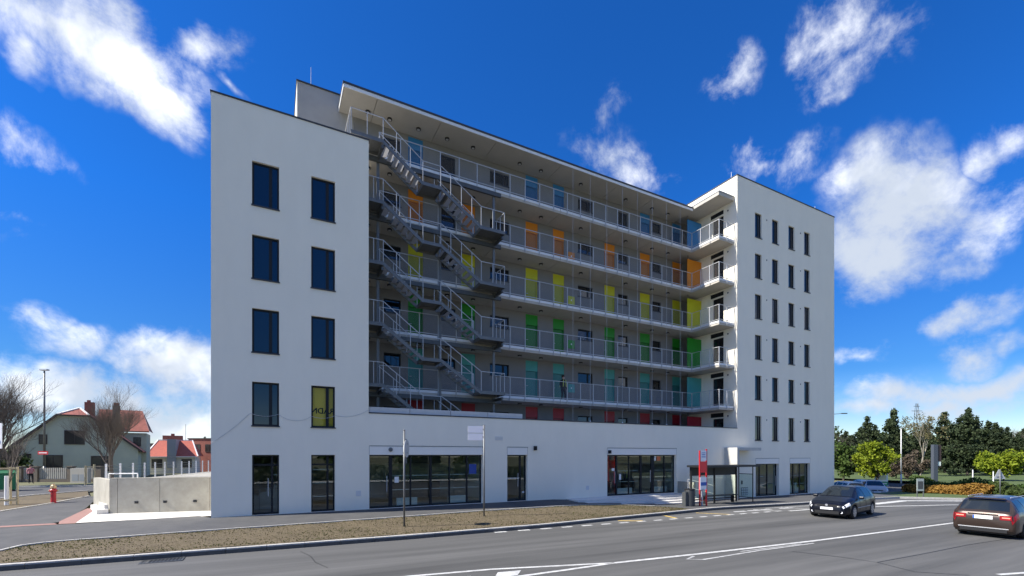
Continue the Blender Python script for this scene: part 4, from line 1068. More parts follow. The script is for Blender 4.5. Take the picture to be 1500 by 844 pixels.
for i, (u, vt, D) in enumerate(((1232, 615, 78), (1480, 622, 95))):
    p = gpos(u, D); h = atD(u, vt, D).z-GZR
    t = thing('bare_tree', ('leafless grey tree rising beside the building edge', 'leafless tree top showing over the far pines')[i], 'tree', p)
    inst('trunk', bare_tree_mesh('trunk', 'twig', h, .8, 60+i, 5, .25, .2, 3), t)
# far wood closing the view
fx = []
r_ = np.random.default_rng(77)
for u in np.arange(1180, 1640, 5):
    D = r_.uniform(110, 135); q = atD(u, 700, D); hh = r_.uniform(7, 11)
    k = 130; d = r_.normal(size=(k, 3)); d /= np.linalg.norm(d, axis=1)[:, None]
    fx.append(np.array([q.x, q.y, GZR+hh*.5])+d*np.array([2.6, 2.6, hh*.52])*r_.random((k, 1))**.4)
fx = np.concatenate(fx)
tag(inst('far_wood', quads_mesh('far_wood', fx, rng.uniform(.5, 1.2, len(fx)), 'hedge_green', .3)), 'distant dark green wood filling the gaps behind the pines', 'wood', kind='stuff')
# hedges
def hedge(name, label, m, line_, w, h, n, z, cat='hedge', ls=(.10, .24)):
    cen = []
    P = [Vector(p) for p in line_]; lens = [(b-a).length for a, b in zip(P, P[1:])]; tot = sum(lens); r = np.random.default_rng(len(label))
    for _ in range(n):
        s = r.random()*tot; i = 0
        while s > lens[i] and i < len(lens)-1: s -= lens[i]; i += 1
        a, b = P[i], P[i+1]; c = a.lerp(b, s/lens[i]); nn = Vector((-(b-a).y, (b-a).x)).normalized()
        ang = r.uniform(0, math.pi); rad = r.random()**.35; bump_ = .78+.22*math.sin(c.x*1.3+c.y*.9)*math.cos(c.x*.47)
        cen.append((c.x+nn.x*math.cos(ang)*rad*w/2, c.y+nn.y*math.cos(ang)*rad*w/2, z+abs(math.sin(ang))*rad*h*bump_+.03))
    cen = np.array(cen); return tag(inst(name, quads_mesh(name, cen, r.uniform(*ls, n), m, .5)), label, cat)
hl = lambda *us: [gpos(u, D).xy for u, D in us]
hedge('orange_hedge', 'low orange-leaved hedge along the far grass bank', 'orange_leaves', hl((1328, 40.5), (1350, 40.2), (1400, 39), (1430, 37.6), (1454, 36.6)), 1.8, .95, 9000, -.88)
hedge('green_hedge', 'low green hedge at the foot of the triangular road sign', 'hedge_green', hl((1457, 37.3), (1480, 36), (1530, 33.5)), 1.8, 1.15, 6000, -.88)
hedge('low_green_hedge', 'long low green hedge under the pines behind the orange hedge', 'green_leaves', hl((1335, 52), (1400, 48), (1520, 42)), 1.6, 1.7, 6000, -1.5)
# lawn and the side street
def sheet(name, pts, z, m):
    mb = MB(); mb.poly([(p[0], p[1], z) for p in pts]); return tag(mb.build(name, m), kind='structure')
strip('lawn', frange(43.6, 60, 16)+frange(61, 73, 6)+frange(74, 160, 10), lambda x: road_far(x)+.1, lambda x: -1.0 if x < 74 else 40, lambda x, y: -.86, 'grass', 6)
strip('side_street', [45.5, 47.5, 52, 58, 64, 70, 76, 110], lambda x: -.2, lambda x: 9+.1*(x-45), lambda x, y: zg(x)+.02, 'asphalt_walk', 2)
far_kerb = inst('far_kerb', None); tag(far_kerb, kind='structure')
fk = [(40, -4.6), (43, -4.9), (46, -7.4), (49, -8.95), (52, -10.5), (56, -11.75), (60, -13), (66, -14.5), (72, -16), (80, -18)]
for a, b in zip(fk, fk[1:]): MB().bar((*a, zr(a[0])+.03), (*b, zr(b[0])+.03), .17, .22).build('kerb_stone', 'granite', far_kerb)

# right-hand street furniture
p = gpos(1320, 58)
t = thing('street_lamp', 'pale tapered lamp post beside the white and green sign board', 'lamp', p)
mat('lamp_pale', (.62, .62, .60), .5)
MB().tube((0, 0, -.1), (0, 0, 1.2), .09, .085, 10).tube((0, 0, 1.2), (0, 0, 7.1), .08, .05, 10).build('mast', 'lamp_pale', t, True)
MB().box(-.09, .09, -.3, .05, 7.1, 7.18).build('lamp_head', 'galv', t)
p = gpos(1213, 60); t = thing('street_lamp', 'grey street lamp arm reaching out past the far edge of the building', 'lamp', p)
MB().tube((0, 0, -.1), (0, 0, 9.3), .10, .06, 8).build('mast', 'galv', t, True)
e = gpos(1234, 60)-p; a_ = MB().tube((0, 0, 9.3), (e.x, e.y, 9.45), .04, .035, 6).build('arm', 'galv', t)
MB().obox((e.x*1.12, e.y*1.12, 9.45), (.7, .25, .12), Matrix.Rotation(math.atan2(e.y, e.x), 3, 'Z')).build('lamp_head', 'galv_dark', t)
yaw = math.atan2(RV[1], RV[0])
p = gpos(1290.5, 57); t = thing('sign_board', 'white and green advertising board standing by the parked cars', 'sign', p, yaw-.15); t.scale = (1.22, 1.22, 1.22)
mat('ad_green', (.04, .28, .14), .5); mat('ad_pale', (.80, .86, .76), .5); mat('ad_yellow', (.70, .68, .35), .5); mat('ad_mint', (.25, .52, .36), .5)
bd = MB().box(-.62, .62, -.05, .05, .12, 2.05).build('board', 'ad_pale', t); MB().box(-.62, .62, -.056, -.051, .12, .52).build('green_band', 'ad_green', bd)
MB().box(-.46, .46, -.058, -.0515, .70, 1.20).build('printed_patch', 'ad_yellow', bd); MB().box(-.38, .40, -.058, -.0515, 1.22, 1.42).build('printed_patch', 'ad_mint', bd); MB().box(-.50, -.1, -.058, -.0515, 1.45, 1.62).build('printed_patch', 'ad_mint', bd); MB().box(-.2, .5, -.0585, -.0565, .28, .36).build('printed_line', 'sign_white', bd)
MB().box(-.55, -.47, -.03, .03, -.1, .12).build('leg', 'galv', t); MB().box(.47, .55, -.03, .03, -.1, .12).build('leg', 'galv', t)
p = gpos(1369, 57); t = thing('pylon_sign', 'tall narrow dark grey pylon standing in front of the pines', 'sign', p, yaw)
mat('pylon_grey', (.07, .08, .10), .4); mat('pylon_brown', (.06, .035, .03), .5)
MB().box(-.28, .25, -.2, .2, -.1, 4.75).build('column', 'pylon_grey', t); MB().box(.26, .75, -.1, .1, 1.9, 4.7).build('side_panel', 'pylon_brown', t); MB().box(.3, .68, -.12, -.101, 2.1, 2.6).build('panel_print', 'ad_pale', t)
p = gpos(1348, 35, -.86); t = thing('information_panel', 'small grey information panel on two legs at the kerb of the lawn', 'sign', p, yaw)
mat('info_grey', (.30, .34, .33), .4)
MB().box(-.26, .26, -.03, .03, .55, 1.5).build('panel', 'info_grey', t); MB().box(-.2, .2, -.035, -.031, .7, 1.3).build('notice', 'galv_dark', t)
for x in (-.24, .24): MB().box(x-.03, x+.03, -.025, .025, -.1, .55).build('leg', 'galv', t)
p = gpos(1465, 35.5, -.86); t = thing('traffic_sign', 'triangular road sign seen from behind on a grey post by the green hedge', 'sign', p, yaw)
MB().tube((0, 0, -.1), (0, 0, 2.2), .035, n=8).build('post', 'galv', t, True)
MB().prism([(-.47, 1.45), (.47, 1.45), (.05, 2.2), (-.05, 2.2)], .04, .06).build('sign_plate', 'galv_light', t); MB().box(-.25, .25, .02, .039, 1.6, 1.64).build('bracket', 'galv', t)
for i, u in enumerate((1425, 1455)):
    p = gpos(u, 52+i); t = thing('marker_post', ('taller white post on the grass behind the orange hedge', 'shorter white post beside the triangular road sign')[i], 'post', p, 0, 'short white posts'); MB().tube((0, 0, -.05), (0, 0, 2.0-.5*i), .06, .05, 8).build('shaft', 'white_paint', t); MB().lathe((0, 0, 2.0-.5*i), [(.07, 0), (.03, .05)], 8).build('cap', 'galv', t)
# far lattice mast
p = gpos(1343, 230); t = thing('transmission_mast', 'faint lattice power mast far behind the pines', 'mast', p, yaw)
zt = atD(1343, 591, 230).z-GZR; mm = MB()
for sx in (-1, 1):
    for sy in (-1, 1): mm.tube((sx*2, sy*2, 0), (sx*.3, sy*.3, zt), .12, .08, 4)
for i in range(10):
    f0, f1 = i/10, (i+1)/10; w0, w1 = lerp(2, .3, f0), lerp(2, .3, f1)
    mm.tube((-w0, -w0, zt*f0), (w1, -w1, zt*f1), .07, n=3); mm.tube((w0, -w0, zt*f0), (-w1, -w1, zt*f1), .07, n=3)
mm.build('lattice', 'galv_dark', t); MB().tube((-2.6, 0, zt*.87), (2.6, 0, zt*.87), .14, n=4).build('cross_arm', 'galv_dark', t); MB().tube((-1.6, 0, zt*.95), (1.6, 0, zt*.95), .12, n=4).build('cross_arm', 'galv_dark', t)
# parked cars in the side street
for lbl, paint, kind, u, D, a in (('white car parked behind the navy hatchback near the building corner', 'paint_white', 'estate', 1236, 43, .95), ('cream car parked between the white and the silver car', 'paint_cream', 'hatch', 1262, 46, .8), ('silver car parked beside the white and green sign board', 'paint_silver', 'hatch', 1280, 44, -2.6)):
    p = gpos(u, D); p.z = zg(p.x)+.024; make_car(lbl, None, paint, kind, p, a)

# ------------------------------------------------------------------ left side: path, ramp, yard, houses
GL = zg(-12)
sheet('soil_bed', [(-30, 2.0), (-8.9, 7.0), (-8.2, 11), (-7.9, 15.7), (-9.6, 21.6), (-11.5, 18.4), (-12.1, 16.2), (-40, 12)], GL+.10, 'verge_soil')
sheet('path', [(-30, 1.25), (-5.35, 1.25), (-5.0, 2.2), (-5.75, 7.3), (-7.3, 15.2), (-7.85, 15.7), (-8.15, 11), (-8.75, 7.0), (-30, 1.8)], GL+.13, 'asphalt_walk')
sheet('side_road', [(-70, 6), (-12.0, 16.4), (-11.4, 18.5), (-9.5, 21.8), (-7, 23.5), (22, 33.5), (20, 42), (-11, 28.0), (-17, 30), (-70, 33)], GL+.06, 'asphalt_walk')
sheet('far_verge', [(-70, 33), (-17, 30.2), (-11, 28.2), (-3, 30), (-3, 40), (-20, 44), (-70, 40)], GL+.09, 'field')
kb = inst('side_kerb', None); tag(kb, kind='structure')
sk_ = [(-40, 12), (-30, 13.6), (-20, 15.0), (-12.05, 16.3), (-11.4, 18.45), (-9.55, 21.7)]
for a, b in zip(sk_, sk_[1:]): MB().bar((*a, GL+.09), (*b, GL+.09), .14, .14).build('kerb_stone', 'granite', kb)
sk_ = [(-30, 1.9), (-18, 4.5), (-8.8, 6.95), (-8.2, 11), (-7.9, 15.7)]
for a, b in zip(sk_, sk_[1:]): MB().bar((*a, GL+.11), (*b, GL+.11), .10, .12).build('edging_stone', 'granite', kb)
sk_ = [(-70, 33.1), (-40, 31.6), (-17, 30.1), (-11, 28.1), (-3, 30.3)]
for a, b in zip(sk_, sk_[1:]): MB().bar((*a, GL+.09), (*b, GL+.09), .16, .16).build('kerb_stone', 'granite', kb)
# red and pale paving with shallow steps
red = inst('red_paving', None); tag(red, kind='structure')
for pts_ in ([(-30, 1.02), (-4.76, 1.02), (-5.0, 1.45), (-30, 1.45)], [(-4.75, 1.02), (-4.3, 1.02), (-5.2, 7.0), (-5.6, 7.0), (-5.0, 1.9)]):
    mb = MB(); mb.poly([(x, y, GL+(.158 if pts_[0][0] < -20 else .164)) for x, y in pts_]); mb.build('paving_strip', 'red_paving', red)
sheet('forecourt', [(-4.28, 1.02), (-.02, 1.02), (-.02, 3.1), (-4.0, 4.0), (-5.2, 7.0)], -.035, 'pale_paving')
stp = thing('ramp_steps', 'two shallow pale concrete steps at the left end of the retaining wall', 'steps', (-4.4, 4.6, 0))
MB().prism([(.35, -.75), (.0, -.9), (-.95, 1.9), (-.5, 1.9)], -.035, .16, 'xy').build('step', 'pale_paving', stp); MB().prism([(.32, -.5), (.16, -.55), (-.72, 1.9), (-.5, 1.9)], .16, .34, 'xy').build('step', 'pale_paving', stp)
yard = [(-5.3, 7.1), (-3.95, 4.15), (-.02, 3.25), (-.02, 14.05), (20, 14.05), (20, 33), (-3.6, 33), (-7.2, 15.2)]
tag(MB().prism(yard, -.35, .80, 'xy').build('raised_yard', 'concrete'), kind='structure')
rw_ = thing('retaining_wall', 'pale cast concrete retaining wall joining the left end of the building', 'wall', (-2, 3.5, 0))
A_, B_, C_ = Vector((-.03, 2.95)), Vector((-4.02, 3.86)), Vector((-5.35, 6.9))
def wpanel(a, b, z1, w=.24):
    d = (b-a).normalized(); g = d*.008; mb = MB()
    nn = Vector((-d.y, d.x)); nn = nn if nn.y > 0 else -nn
    q = [a+g, b-g, b-g+nn*w, a+g+nn*w]
    mb.prism([(p_.x+2, p_.y-3.5) for p_ in q], -.3, z1, 'xy'); return mb.build('wall_panel', 'concrete', rw_)
for f0, f1 in ((0, .08), (.08, .55), (.55, .93), (.93, 1)): wpanel(A_.lerp(B_, f0), A_.lerp(B_, f1), 1.48)
wpanel(B_, C_, 1.40)
for f in (.22, .50, .76):
    p_ = A_.lerp(B_, f); nn = Vector((-.22, -.975))
    MB().obox((p_.x+2+nn.x*.0, p_.y-3.5+nn.y*.0, .42), (.13, .06, .10), Matrix.Rotation(math.atan2((B_-A_).y, (B_-A_).x), 3, 'Z')).build('drain_hole', 'black', rw_)
# white post fence on the yard
yf = thing('yard_fence', 'white post and wire fence along the raised yard behind the retaining wall', 'fence', (-7.0, 15.2, .8))
ya, yb = Vector((-7.0, 15.3)), Vector((-3.55, 32.8)); npst = 12
fp = MB().box(-.045, .045, -.045, .045, -.05, 1.12).mesh('post', 'white_paint')
for i in range(npst): q = ya.lerp(yb, i/(npst-1)); inst('post', fp, yf, (q.x+7, q.y-15.2, 0))
for z in (.2, .4, .6, .8, 1.0):
    MB().tube((0, .1, z), (yb.x+7, yb.y-15.2, z), .012, n=4).build('wire', 'galv', yf)
fb = thing('low_white_barrier', 'low white tubular barrier in front of the white fence', 'barrier', (-6.9, 15.3, .8))
MB().tube((0, .1, -.05), (0, .1, .5), .035).tube((0, .1, .5), (1.5, -.3, .5), .035).tube((1.5, -.3, -.05), (1.5, -.3, .5), .035).build('tube_frame', 'white_paint', fb)

# fire hydrant
p = Vector((-8.2, 11.5, GL+.08)); t = thing('fire_hydrant', 'red and brass fire hydrant standing beside the asphalt path', 'hydrant', p)
mat('hyd_red', (.45, .02, .03), .4); mat('brass', (.45, .33, .18), .45, metal=.3)
MB().lathe((0, 0, 0), [(.16, 0), (.16, .06), (.11, .08), (.11, .62), (.16, .66), (.16, .74), (.10, .80)], 14).build('barrel', 'hyd_red', t, False)
MB().lathe((0, 0, .8), [(.10, 0), (.14, .05), (.12, .16), (.06, .22), (.05, .28)], 12).build('cap', 'brass', t)
for s in (1, -1): MB().lathe((s*.11, 0, .70), [(.05, 0), (.06, s*.06), (.04, s*.09)], 10, 'x').build('nozzle', 'brass', t)
# tree guard with young tree
p = Vector((-10.0, 11.4, GL+.1)); t = thing('young_tree', 'young thin tree tied inside a guard of pale wooden stakes', 'tree', p)
mat('stake_wood', (.48, .40, .24), .8, var=.15, vscale=8)
for x, y in ((-.55, 0), (.42, .1), (.0, .55)): MB().tube((x, y, -.1), (x, y, 1.95), .05, .05, 8).build('stake', 'stake_wood', t)
MB().bar((-.55, 0, 1.88), (.42, .1, 1.88), .05, .09).build('cross_bar', 'stake_wood', t); MB().bar((-.55, 0, .25), (.42, .1, .25), .05, .09).build('cross_bar', 'stake_wood', t); MB().bar((.42, .1, 1.88), (0, .55, 1.88), .05, .09).build('cross_bar', 'stake_wood', t)
MB().lathe((0, .15, 0), [(.09, 0), (.08, 1.5)], 10).build('trunk_wrap', 'white_paint', t)
inst('trunk', bare_tree_mesh('trunk', 'twig', 4.6, .6, 5, 4, .45, .045, 3, .6), t, (0, .15, 0))
# green container, sign edge
p = onZ(10, 719, GL+.06); t = thing('waste_container', 'green waste container standing at the edge of the side road', 'container', p, .2)
mat('bin_green', (.02, .16, .06), .5)
MB().box(-.75, .5, -.5, .5, .10, 1.30).build('body', 'bin_green', t)
MB().prism([(-.55, 1.30), (.55, 1.30), (.35, 1.48), (-.35, 1.48)], -.8, .55, 'yz').build('lid', 'bin_green', t)
for x in (-.6, .4): MB().lathe((x, -.4, .09), [(.09, -.03), (.09, .03)], 10, 'y').build('wheel', 'black', t)
p = atD(-8, 700, 26); p.z = GL; t = thing('road_sign', 'large white road sign cut off by the picture edge', 'sign', p, yaw)
MB().tube((-.2, 0, -.1), (-.2, 0, 4.6), .05, n=8).build('post', 'galv', t, True); MB().box(-1.0, .48, -.06, -.03, 3.05, 4.50).build('sign_plate', 'sign_white', t); MB().box(.05, .40, -.065, -.061, 3.3, 3.5).build('sign_stripe', 'stop_blue', t)
# street lamp with a red name plate
p = onZ(65, 706, GL+.09); t = thing('street_lamp', 'tall grey lamp post with a red name plate in front of the green house', 'lamp', p, yaw)
D_ = (p.x-CX)*WV[0]+(p.y-CY)*WV[1]; hl_ = atD(65, 543, D_).z-p.z
MB().tube((0, 0, -.1), (0, 0, 1.5), .12, .11, 10).tube((0, 0, 1.5), (0, 0, hl_), .10, .06, 10).build('mast', 'galv', t, True); MB().box(-.35, .35, -.15, .15, hl_, hl_+.14).build('lamp_head', 'galv_light', t)
zz = atD(65, 663.5, D_).z-p.z; MB().box(-.48, .5, -.15, -.12, zz-.16, zz+.16).build('name_plate', 'stop_red', t); MB().box(-.38, .4, -.155, -.151, zz-.04, zz+.05).build('plate_lettering', 'sign_white', t)

# houses
mat('mint_wall', (.43, .46, .36), .9, var=.05, vscale=1, bump=.2, bscale=30); mat('cream_wall', (.62, .60, .54), .9, var=.05); mat('brick_red', (.26, .09, .065), .9, var=.2, vscale=6); mat('window_dark', (.035, .032, .03), .15, spec=.6)
mat('roof_red', (.27, .085, .06), .8, var=.2, vscale=3, bump=.6, bscale=8); mat('roof_trim', (.75, .73, .70), .7); mat('clad_grey', (.27, .29, .31), .6); mat('fence_stone', (.15, .125, .10), .9, var=.2, vscale=5); mat('slat_pale', (.40, .38, .34), .8); mat('dark_wood', (.05, .035, .03), .7)
def house_window(par, x0, x1, z0, z1, y=0):
    f = MB().box(x0-.07, x1+.07, y-.05, y+.06, z1, z1+.07).box(x0-.07, x1+.07, y-.08, y+.06, z0-.07, z0).box(x0-.07, x0, y-.05, y+.06, z0, z1).box(x1, x1+.07, y-.05, y+.06, z0, z1).build('window', 'dark_wood', par)
    MB().box(x0, x1, y-.02, y+.05, z0, z1).build('pane', 'window_dark', f)
    MB().box((x0+x1)/2-.03, (x0+x1)/2+.03, y-.04, y-.02, z0, z1).build('mullion', 'dark_wood', f)
p = atD(113, 706, 50); p.z = GL
t = thing('detached_house', 'pale green gabled house with red roof beyond the side road', 'house', p, yaw+.62)
xl, xr = -4.8, 5.2; ze, zt_, zr2 = 3.55, 6.95, 8.0; tl, tr_ = -1.5, 1.0
MB().prism([(xl, -.3), (xr, -.3), (xr, ze-.3), (tr_, zt_), (tl, zt_), (xl, ze)], 0, 11).build('wall', 'mint_wall', t)
def slab(pts4, th, name, m):
    a, b, c, d = [Vector(q) for q in pts4]; n_ = (b-a).cross(d-a).normalized()*th; mb = MB()
    mb.v = [tuple(q) for q in (a, b, c, d, a+n_, b+n_, c+n_, d+n_)]; mb.f = [(0,1,2,3), (7,6,5,4), (0,4,5,1), (1,5,6,2), (2,6,7,3), (3,7,4,0)]; return mb.build(name, m, t)
apex = Vector((-.1, 2.2, zr2))
slab([(xl-.4, -.3, ze-.3), (tl, -.3, zt_+.05), (tl, 11.3, zt_+.05), (xl-.4, 11.3, ze-.3)], .16, 'roof', 'roof_red')
slab([(tr_, -.3, zt_+.05), (xr+.4, -.3, ze-.6), (xr+.4, 11.3, ze-.6), (tr_, 11.3, zt_+.05)], .16, 'roof', 'roof_red')
MB().prism([(tl, zt_+.05), (tr_, zt_+.05), (-.1, zr2)], 2.2, 11.2).build('roof', 'roof_red', t)
hip = MB(); hip.poly([(tl, -.32, zt_+.12), (tr_, -.32, zt_+.12), tuple(apex)]); hip.poly([(tl, -.32, zt_+.0), (tl, -.32, zt_+.12), tuple(apex), (tl, 2.2, zt_)]); hip.poly([(tr_, -.32, zt_+.12), (tr_, -.32, zt_+.0), (tr_, 2.2, zt_), tuple(apex)]); hip.build('hip_roof', 'roof_red', t)
MB().bar((tl, -.34, zt_+.16), apex+Vector((0, 0, .06)), .16, .10).build('ridge_tile', 'roof_trim', t); MB().bar((tr_, -.34, zt_+.16), apex+Vector((0, 0, .06)), .16, .10).build('ridge_tile', 'roof_trim', t)
MB().bar((xl-.4, -.34, ze-.22), (tl, -.34, zt_+.1), .1, .2).build('verge_board', 'dark_wood', t); MB().bar((tr_, -.34, zt_+.1), (xr+.4, -.34, ze-.5), .1, .2).build('verge_board', 'dark_wood', t); MB().bar((tl, -.34, zt_+.06), (tr_, -.34, zt_+.06), .1, .12).build('verge_board', 'dark_wood', t)
ch = MB().box(-.1, .75, 5, 5.9, 6, 9.0).build('chimney', 'brick_red', t); MB().box(.1, .4, 5.2, 5.6, 9.0, 9.25).build('chimney_pot', 'brick_red', ch)
house_window(t, -.95, .55, 3.9, 5.3); house_window(t, -2.9, -2.4, 3.9, 4.8); house_window(t, -2.55, -1.2, .9, 2.6); house_window(t, 1.2, 2.9, .9, 2.5); house_window(t, -4.1, -3.6, 2.4, 2.75); house_window(t, 2.4, 2.9, 4.1, 4.7)
# wing behind, roof facing the road
MB().box(2.5, 5.7, 4.5, 11.5, -.3, 5.4).build('wing_wall', 'mint_wall', t)
slab([(.9, 4.1, 5.5), (6.0, 4.1, 5.5), (5.1, 7.9, 8.3), (.9, 7.9, 8.3)], .16, 'roof', 'roof_red')
MB().poly([(6.0, 4.1, 5.66), (6.0, 11.8, 5.66), (5.1, 7.9, 8.46)]).build('hip_roof', 'roof_red', t)
house_window(t, 4.5, 5.1, 3.8, 4.8, 4.5)
ch = MB().box(2.6, 3.25, 3.2, 4.0, 4.2, 8.6).build('chimney', 'fence_stone', t); MB().box(2.7, 3.15, 3.35, 3.85, 8.6, 8.95).build('chimney_pot', 'brick_red', ch)
# its garden fence
p0, p1 = onZ(30, 706.5, GL+.09), onZ(150, 706.0, GL+.09)
t = thing('garden_fence', 'garden fence of pale slats between brown stone pillars before the green house', 'fence', p0)
d_ = p1-p0; Lf = d_.length; d_.normalize(); ang = math.atan2(d_.y, d_.x); t.rotation_euler = (0, 0, ang)
k_ = Lf/120
pil = [0, (53-30)*k_, (104-30)*k_, (146-30)*k_]
for x in pil:
    MB().box(x-.25, x+.25, -.2, .2, -.1, 1.45).build('pillar', 'fence_stone', t); MB().box(x-.3, x+.3, -.25, .25, 1.45, 1.52).build('pillar_cap', 'fence_stone', t)
sl_ = MB().box(-.045, .045, -.03, .03, .32, 1.36).mesh('slat', 'slat_pale')
for a, b in zip(pil, pil[1:]):
    MB().box(a+.25, b-.25, -.15, .15, -.1, .28).build('plinth', 'fence_stone', t)
    MB().box(a+.25, b-.25, .03, .06, .5, .56).build('rail', 'slat_pale', t); MB().box(a+.25, b-.25, .03, .06, 1.15, 1.21).build('rail', 'slat_pale', t)
    n_ = int((b-a-.5)/.17)
    for i in range(n_): inst('slat', sl_, t, (a+.25+(i+.5)*(b-a-.5)/n_, 0, 0))
p = onZ(118, 707.5, GL+.09); t = thing('meter_cabinet', 'pale electrical cabinet standing before the garden fence', 'cabinet', p, ang)
MB().box(-.75, .75, -.18, .18, .0, 1.35).build('case', 'slat_pale', t); MB().box(-.6, -.05, -.19, -.181, .2, .8).build('door', 'clad_grey', t); MB().box(.05, .6, -.19, -.181, .2, .8).build('door', 'clad_grey', t)
p = onZ(130, 712, GL+.09); t = thing('wooden_gate_posts', 'pair of pale wooden stakes with a bar beside the electrical cabinet', 'posts', p, ang)
MB().tube((-.25, 0, -.1), (-.25, 0, 1.7), .08, n=8).build('stake', 'stake_wood', t); MB().tube((.28, .2, -.1), (.28, .2, 1.8), .07, n=8).build('stake', 'stake_wood', t); MB().bar((-.25, 0, 1.6), (.28, .2, 1.6), .06, .1).build('bar', 'stake_wood', t)
# low house with red roof and grey dormer
p = atD(252, 690, 66); p.z = GL
t = thing('bungalow', 'low cream bungalow with bright red roof and grey clad central dormer', 'house', p, yaw+.50)
mat('roof_bright', (.40, .10, .065), .7, var=.12, vscale=3, bump=.6, bscale=8)
MB().box(-2.75, 2.75, 0, 7, -.2, 2.6).build('wall', 'cream_wall', t)
slab([(-3.15, -.4, 2.35), (3.15, -.4, 2.35), (2.1, 3.0, 4.75), (-2.1, 3.0, 4.75)], .12, 'roof', 'roof_bright')
MB().poly([(3.15, -.4, 2.48), (3.15, 7.4, 2.48), (2.1, 3.0, 4.87)]).build('hip_roof', 'roof_bright', t); MB().poly([(-3.15, 7.4, 2.48), (-3.15, -.4, 2.48), (-2.1, 3.0, 4.87)]).build('hip_roof', 'roof_bright', t)
MB().bar((-3.15, -.42, 2.5), (-2.1, 3.0, 4.92), .14, .1).build('ridge_tile', 'roof_trim', t); MB().bar((3.15, -.42, 2.5), (2.1, 3.0, 4.92), .14, .1).build('ridge_tile', 'roof_trim', t); MB().bar((-2.1, 3, 4.92), (2.1, 3, 4.92), .14, .1).build('ridge_tile', 'roof_trim', t); MB().bar((-3.15, -.45, 2.4), (3.15, -.45, 2.4), .1, .12).build('gutter', 'roof_trim', t)
MB().box(-.52, .52, -.5, 3, .8, 4.95).build('dormer', 'clad_grey', t); ch = MB().box(-1.6, .8, 3.1, 4, 4, 5.6).build('chimney', 'brick_red', t); MB().box(-.6, -.2, 3.3, 3.7, 5.6, 5.9).build('chimney_pot', 'brick_red', ch)
MB().tube((1.2, 3.5, 4.8), (1.2, 3.5, 7.4), .03, n=5).build('aerial', 'galv', t)
house_window(t, -2.3, -1.2, .9, 2.0); house_window(t, 1.2, 2.3, .9, 2.0)
for i, (u0, u1, vt, D, m_, lbl) in enumerate(((276, 318, 643.5, 74, 'brick_red', 'flat-roofed red brick building behind the bungalow'), (206, 222, 651, 80, 'fence_stone', 'dark brown building between the green house and the bungalow'))):
    a, b = atD(u0, vt, D), atD(u1, vt, D); p = (a+b)/2; zz = p.z-GL; p.z = GL
    t = thing('brick_building', lbl, 'building', p, yaw); w_ = (b-a).length/2
    MB().box(-w_, w_, 0, 8, -.2, zz).build('wall', m_, t); MB().box(-w_-.1, w_+.1, -.1, 8.1, zz, zz+.18).build('roof_edge', 'dark_wood', t)
    house_window(t, -w_*.6, -w_*.2, zz-2.0, zz-.9); house_window(t, w_*.2, w_*.6, zz-2.0, zz-.9)
# leafless trees in front of the houses
def bare(label, u, vt, D, seed, spread, W=None, bark='twig', dep=6, r0=.13, z=None, tf=.17, forks=3, up=.75):
    p = atD(u, 700, D); p.z = GL if z is None else z; h = atD(u, vt, D).z-p.z
    t = thing('bare_tree', label, 'tree', p, seed); inst('trunk', bare_tree_mesh('trunk', bark, h, spread, seed, dep, tf, r0, forks, up), t); return t
bare('spreading leafless tree standing before the green house and the bungalow', 164, 553, 31.5, 18, .72, forks=4, r0=.075)
bare('leafless tree at the picture edge over the green container', -8, 535, 38, 24, .85, forks=4)
bare('small leafless tree behind the green container', 14, 632, 36, 29, .8, dep=5, r0=.09)
p = atD(6, 700, 44); p.z = GL
leafy_tree('dark_shrub', 'dark evergreen shrub at the left corner of the green house', 'shrub', p, 3.6, .2, 2.2, 'hedge_green', 3000, 24, 71)
p = atD(590, 640, 95)
# dark conifer tips behind the bungalow
for u, vt in ((262, 641), (284, 645), (300, 642)):
    q = atD(u, 700, 100); q.z = GL; h = atD(u, vt, 100).z-GL
    t = thing('pine_tree', 'dark conifer top showing above the bungalow roof', 'tree', q, u, 'conifers behind the bungalow'); t.scale = (h/10,)*3; inst('trunk', pines[0][0], t); inst('crown', pines[0][1], t)
fx = []
for u in np.arange(-60, 320, 6):
    D = r_.uniform(110, 140); q = atD(u, 700, D); hh = r_.uniform(3, 6); k = 100; d = r_.normal(size=(k, 3)); d /= np.linalg.norm(d, axis=1)[:, None]
    fx.append(np.array([q.x, q.y, GL+hh*.5])+d*np.array([2.6, 2.6, hh*.52])*r_.random((k, 1))**.4)
fx = np.concatenate(fx); tag(inst('far_shrubbery', quads_mesh('far_shrubbery', fx, rng.uniform(.5, 1.1, len(fx)), 'brown_twigs', .3)), 'distant brownish shrubbery behind the houses', 'shrubbery', kind='stuff')

# greenery across the road, which the shop windows mirror
for i, (x, y, h) in enumerate(((-8, -33, 6.5), (1, -36, 5.5), (9, -34, 7), (18, -35, 6), (27, -38, 7.5))):
    leafy_tree('street_tree', 'broad green tree on the opposite side of the road', 'tree', (x, y, zg(x)), h, 1.0, 3.2, 'green_leaves', 2200, 22, 90+i, (.3, .6), 'trees across the road')

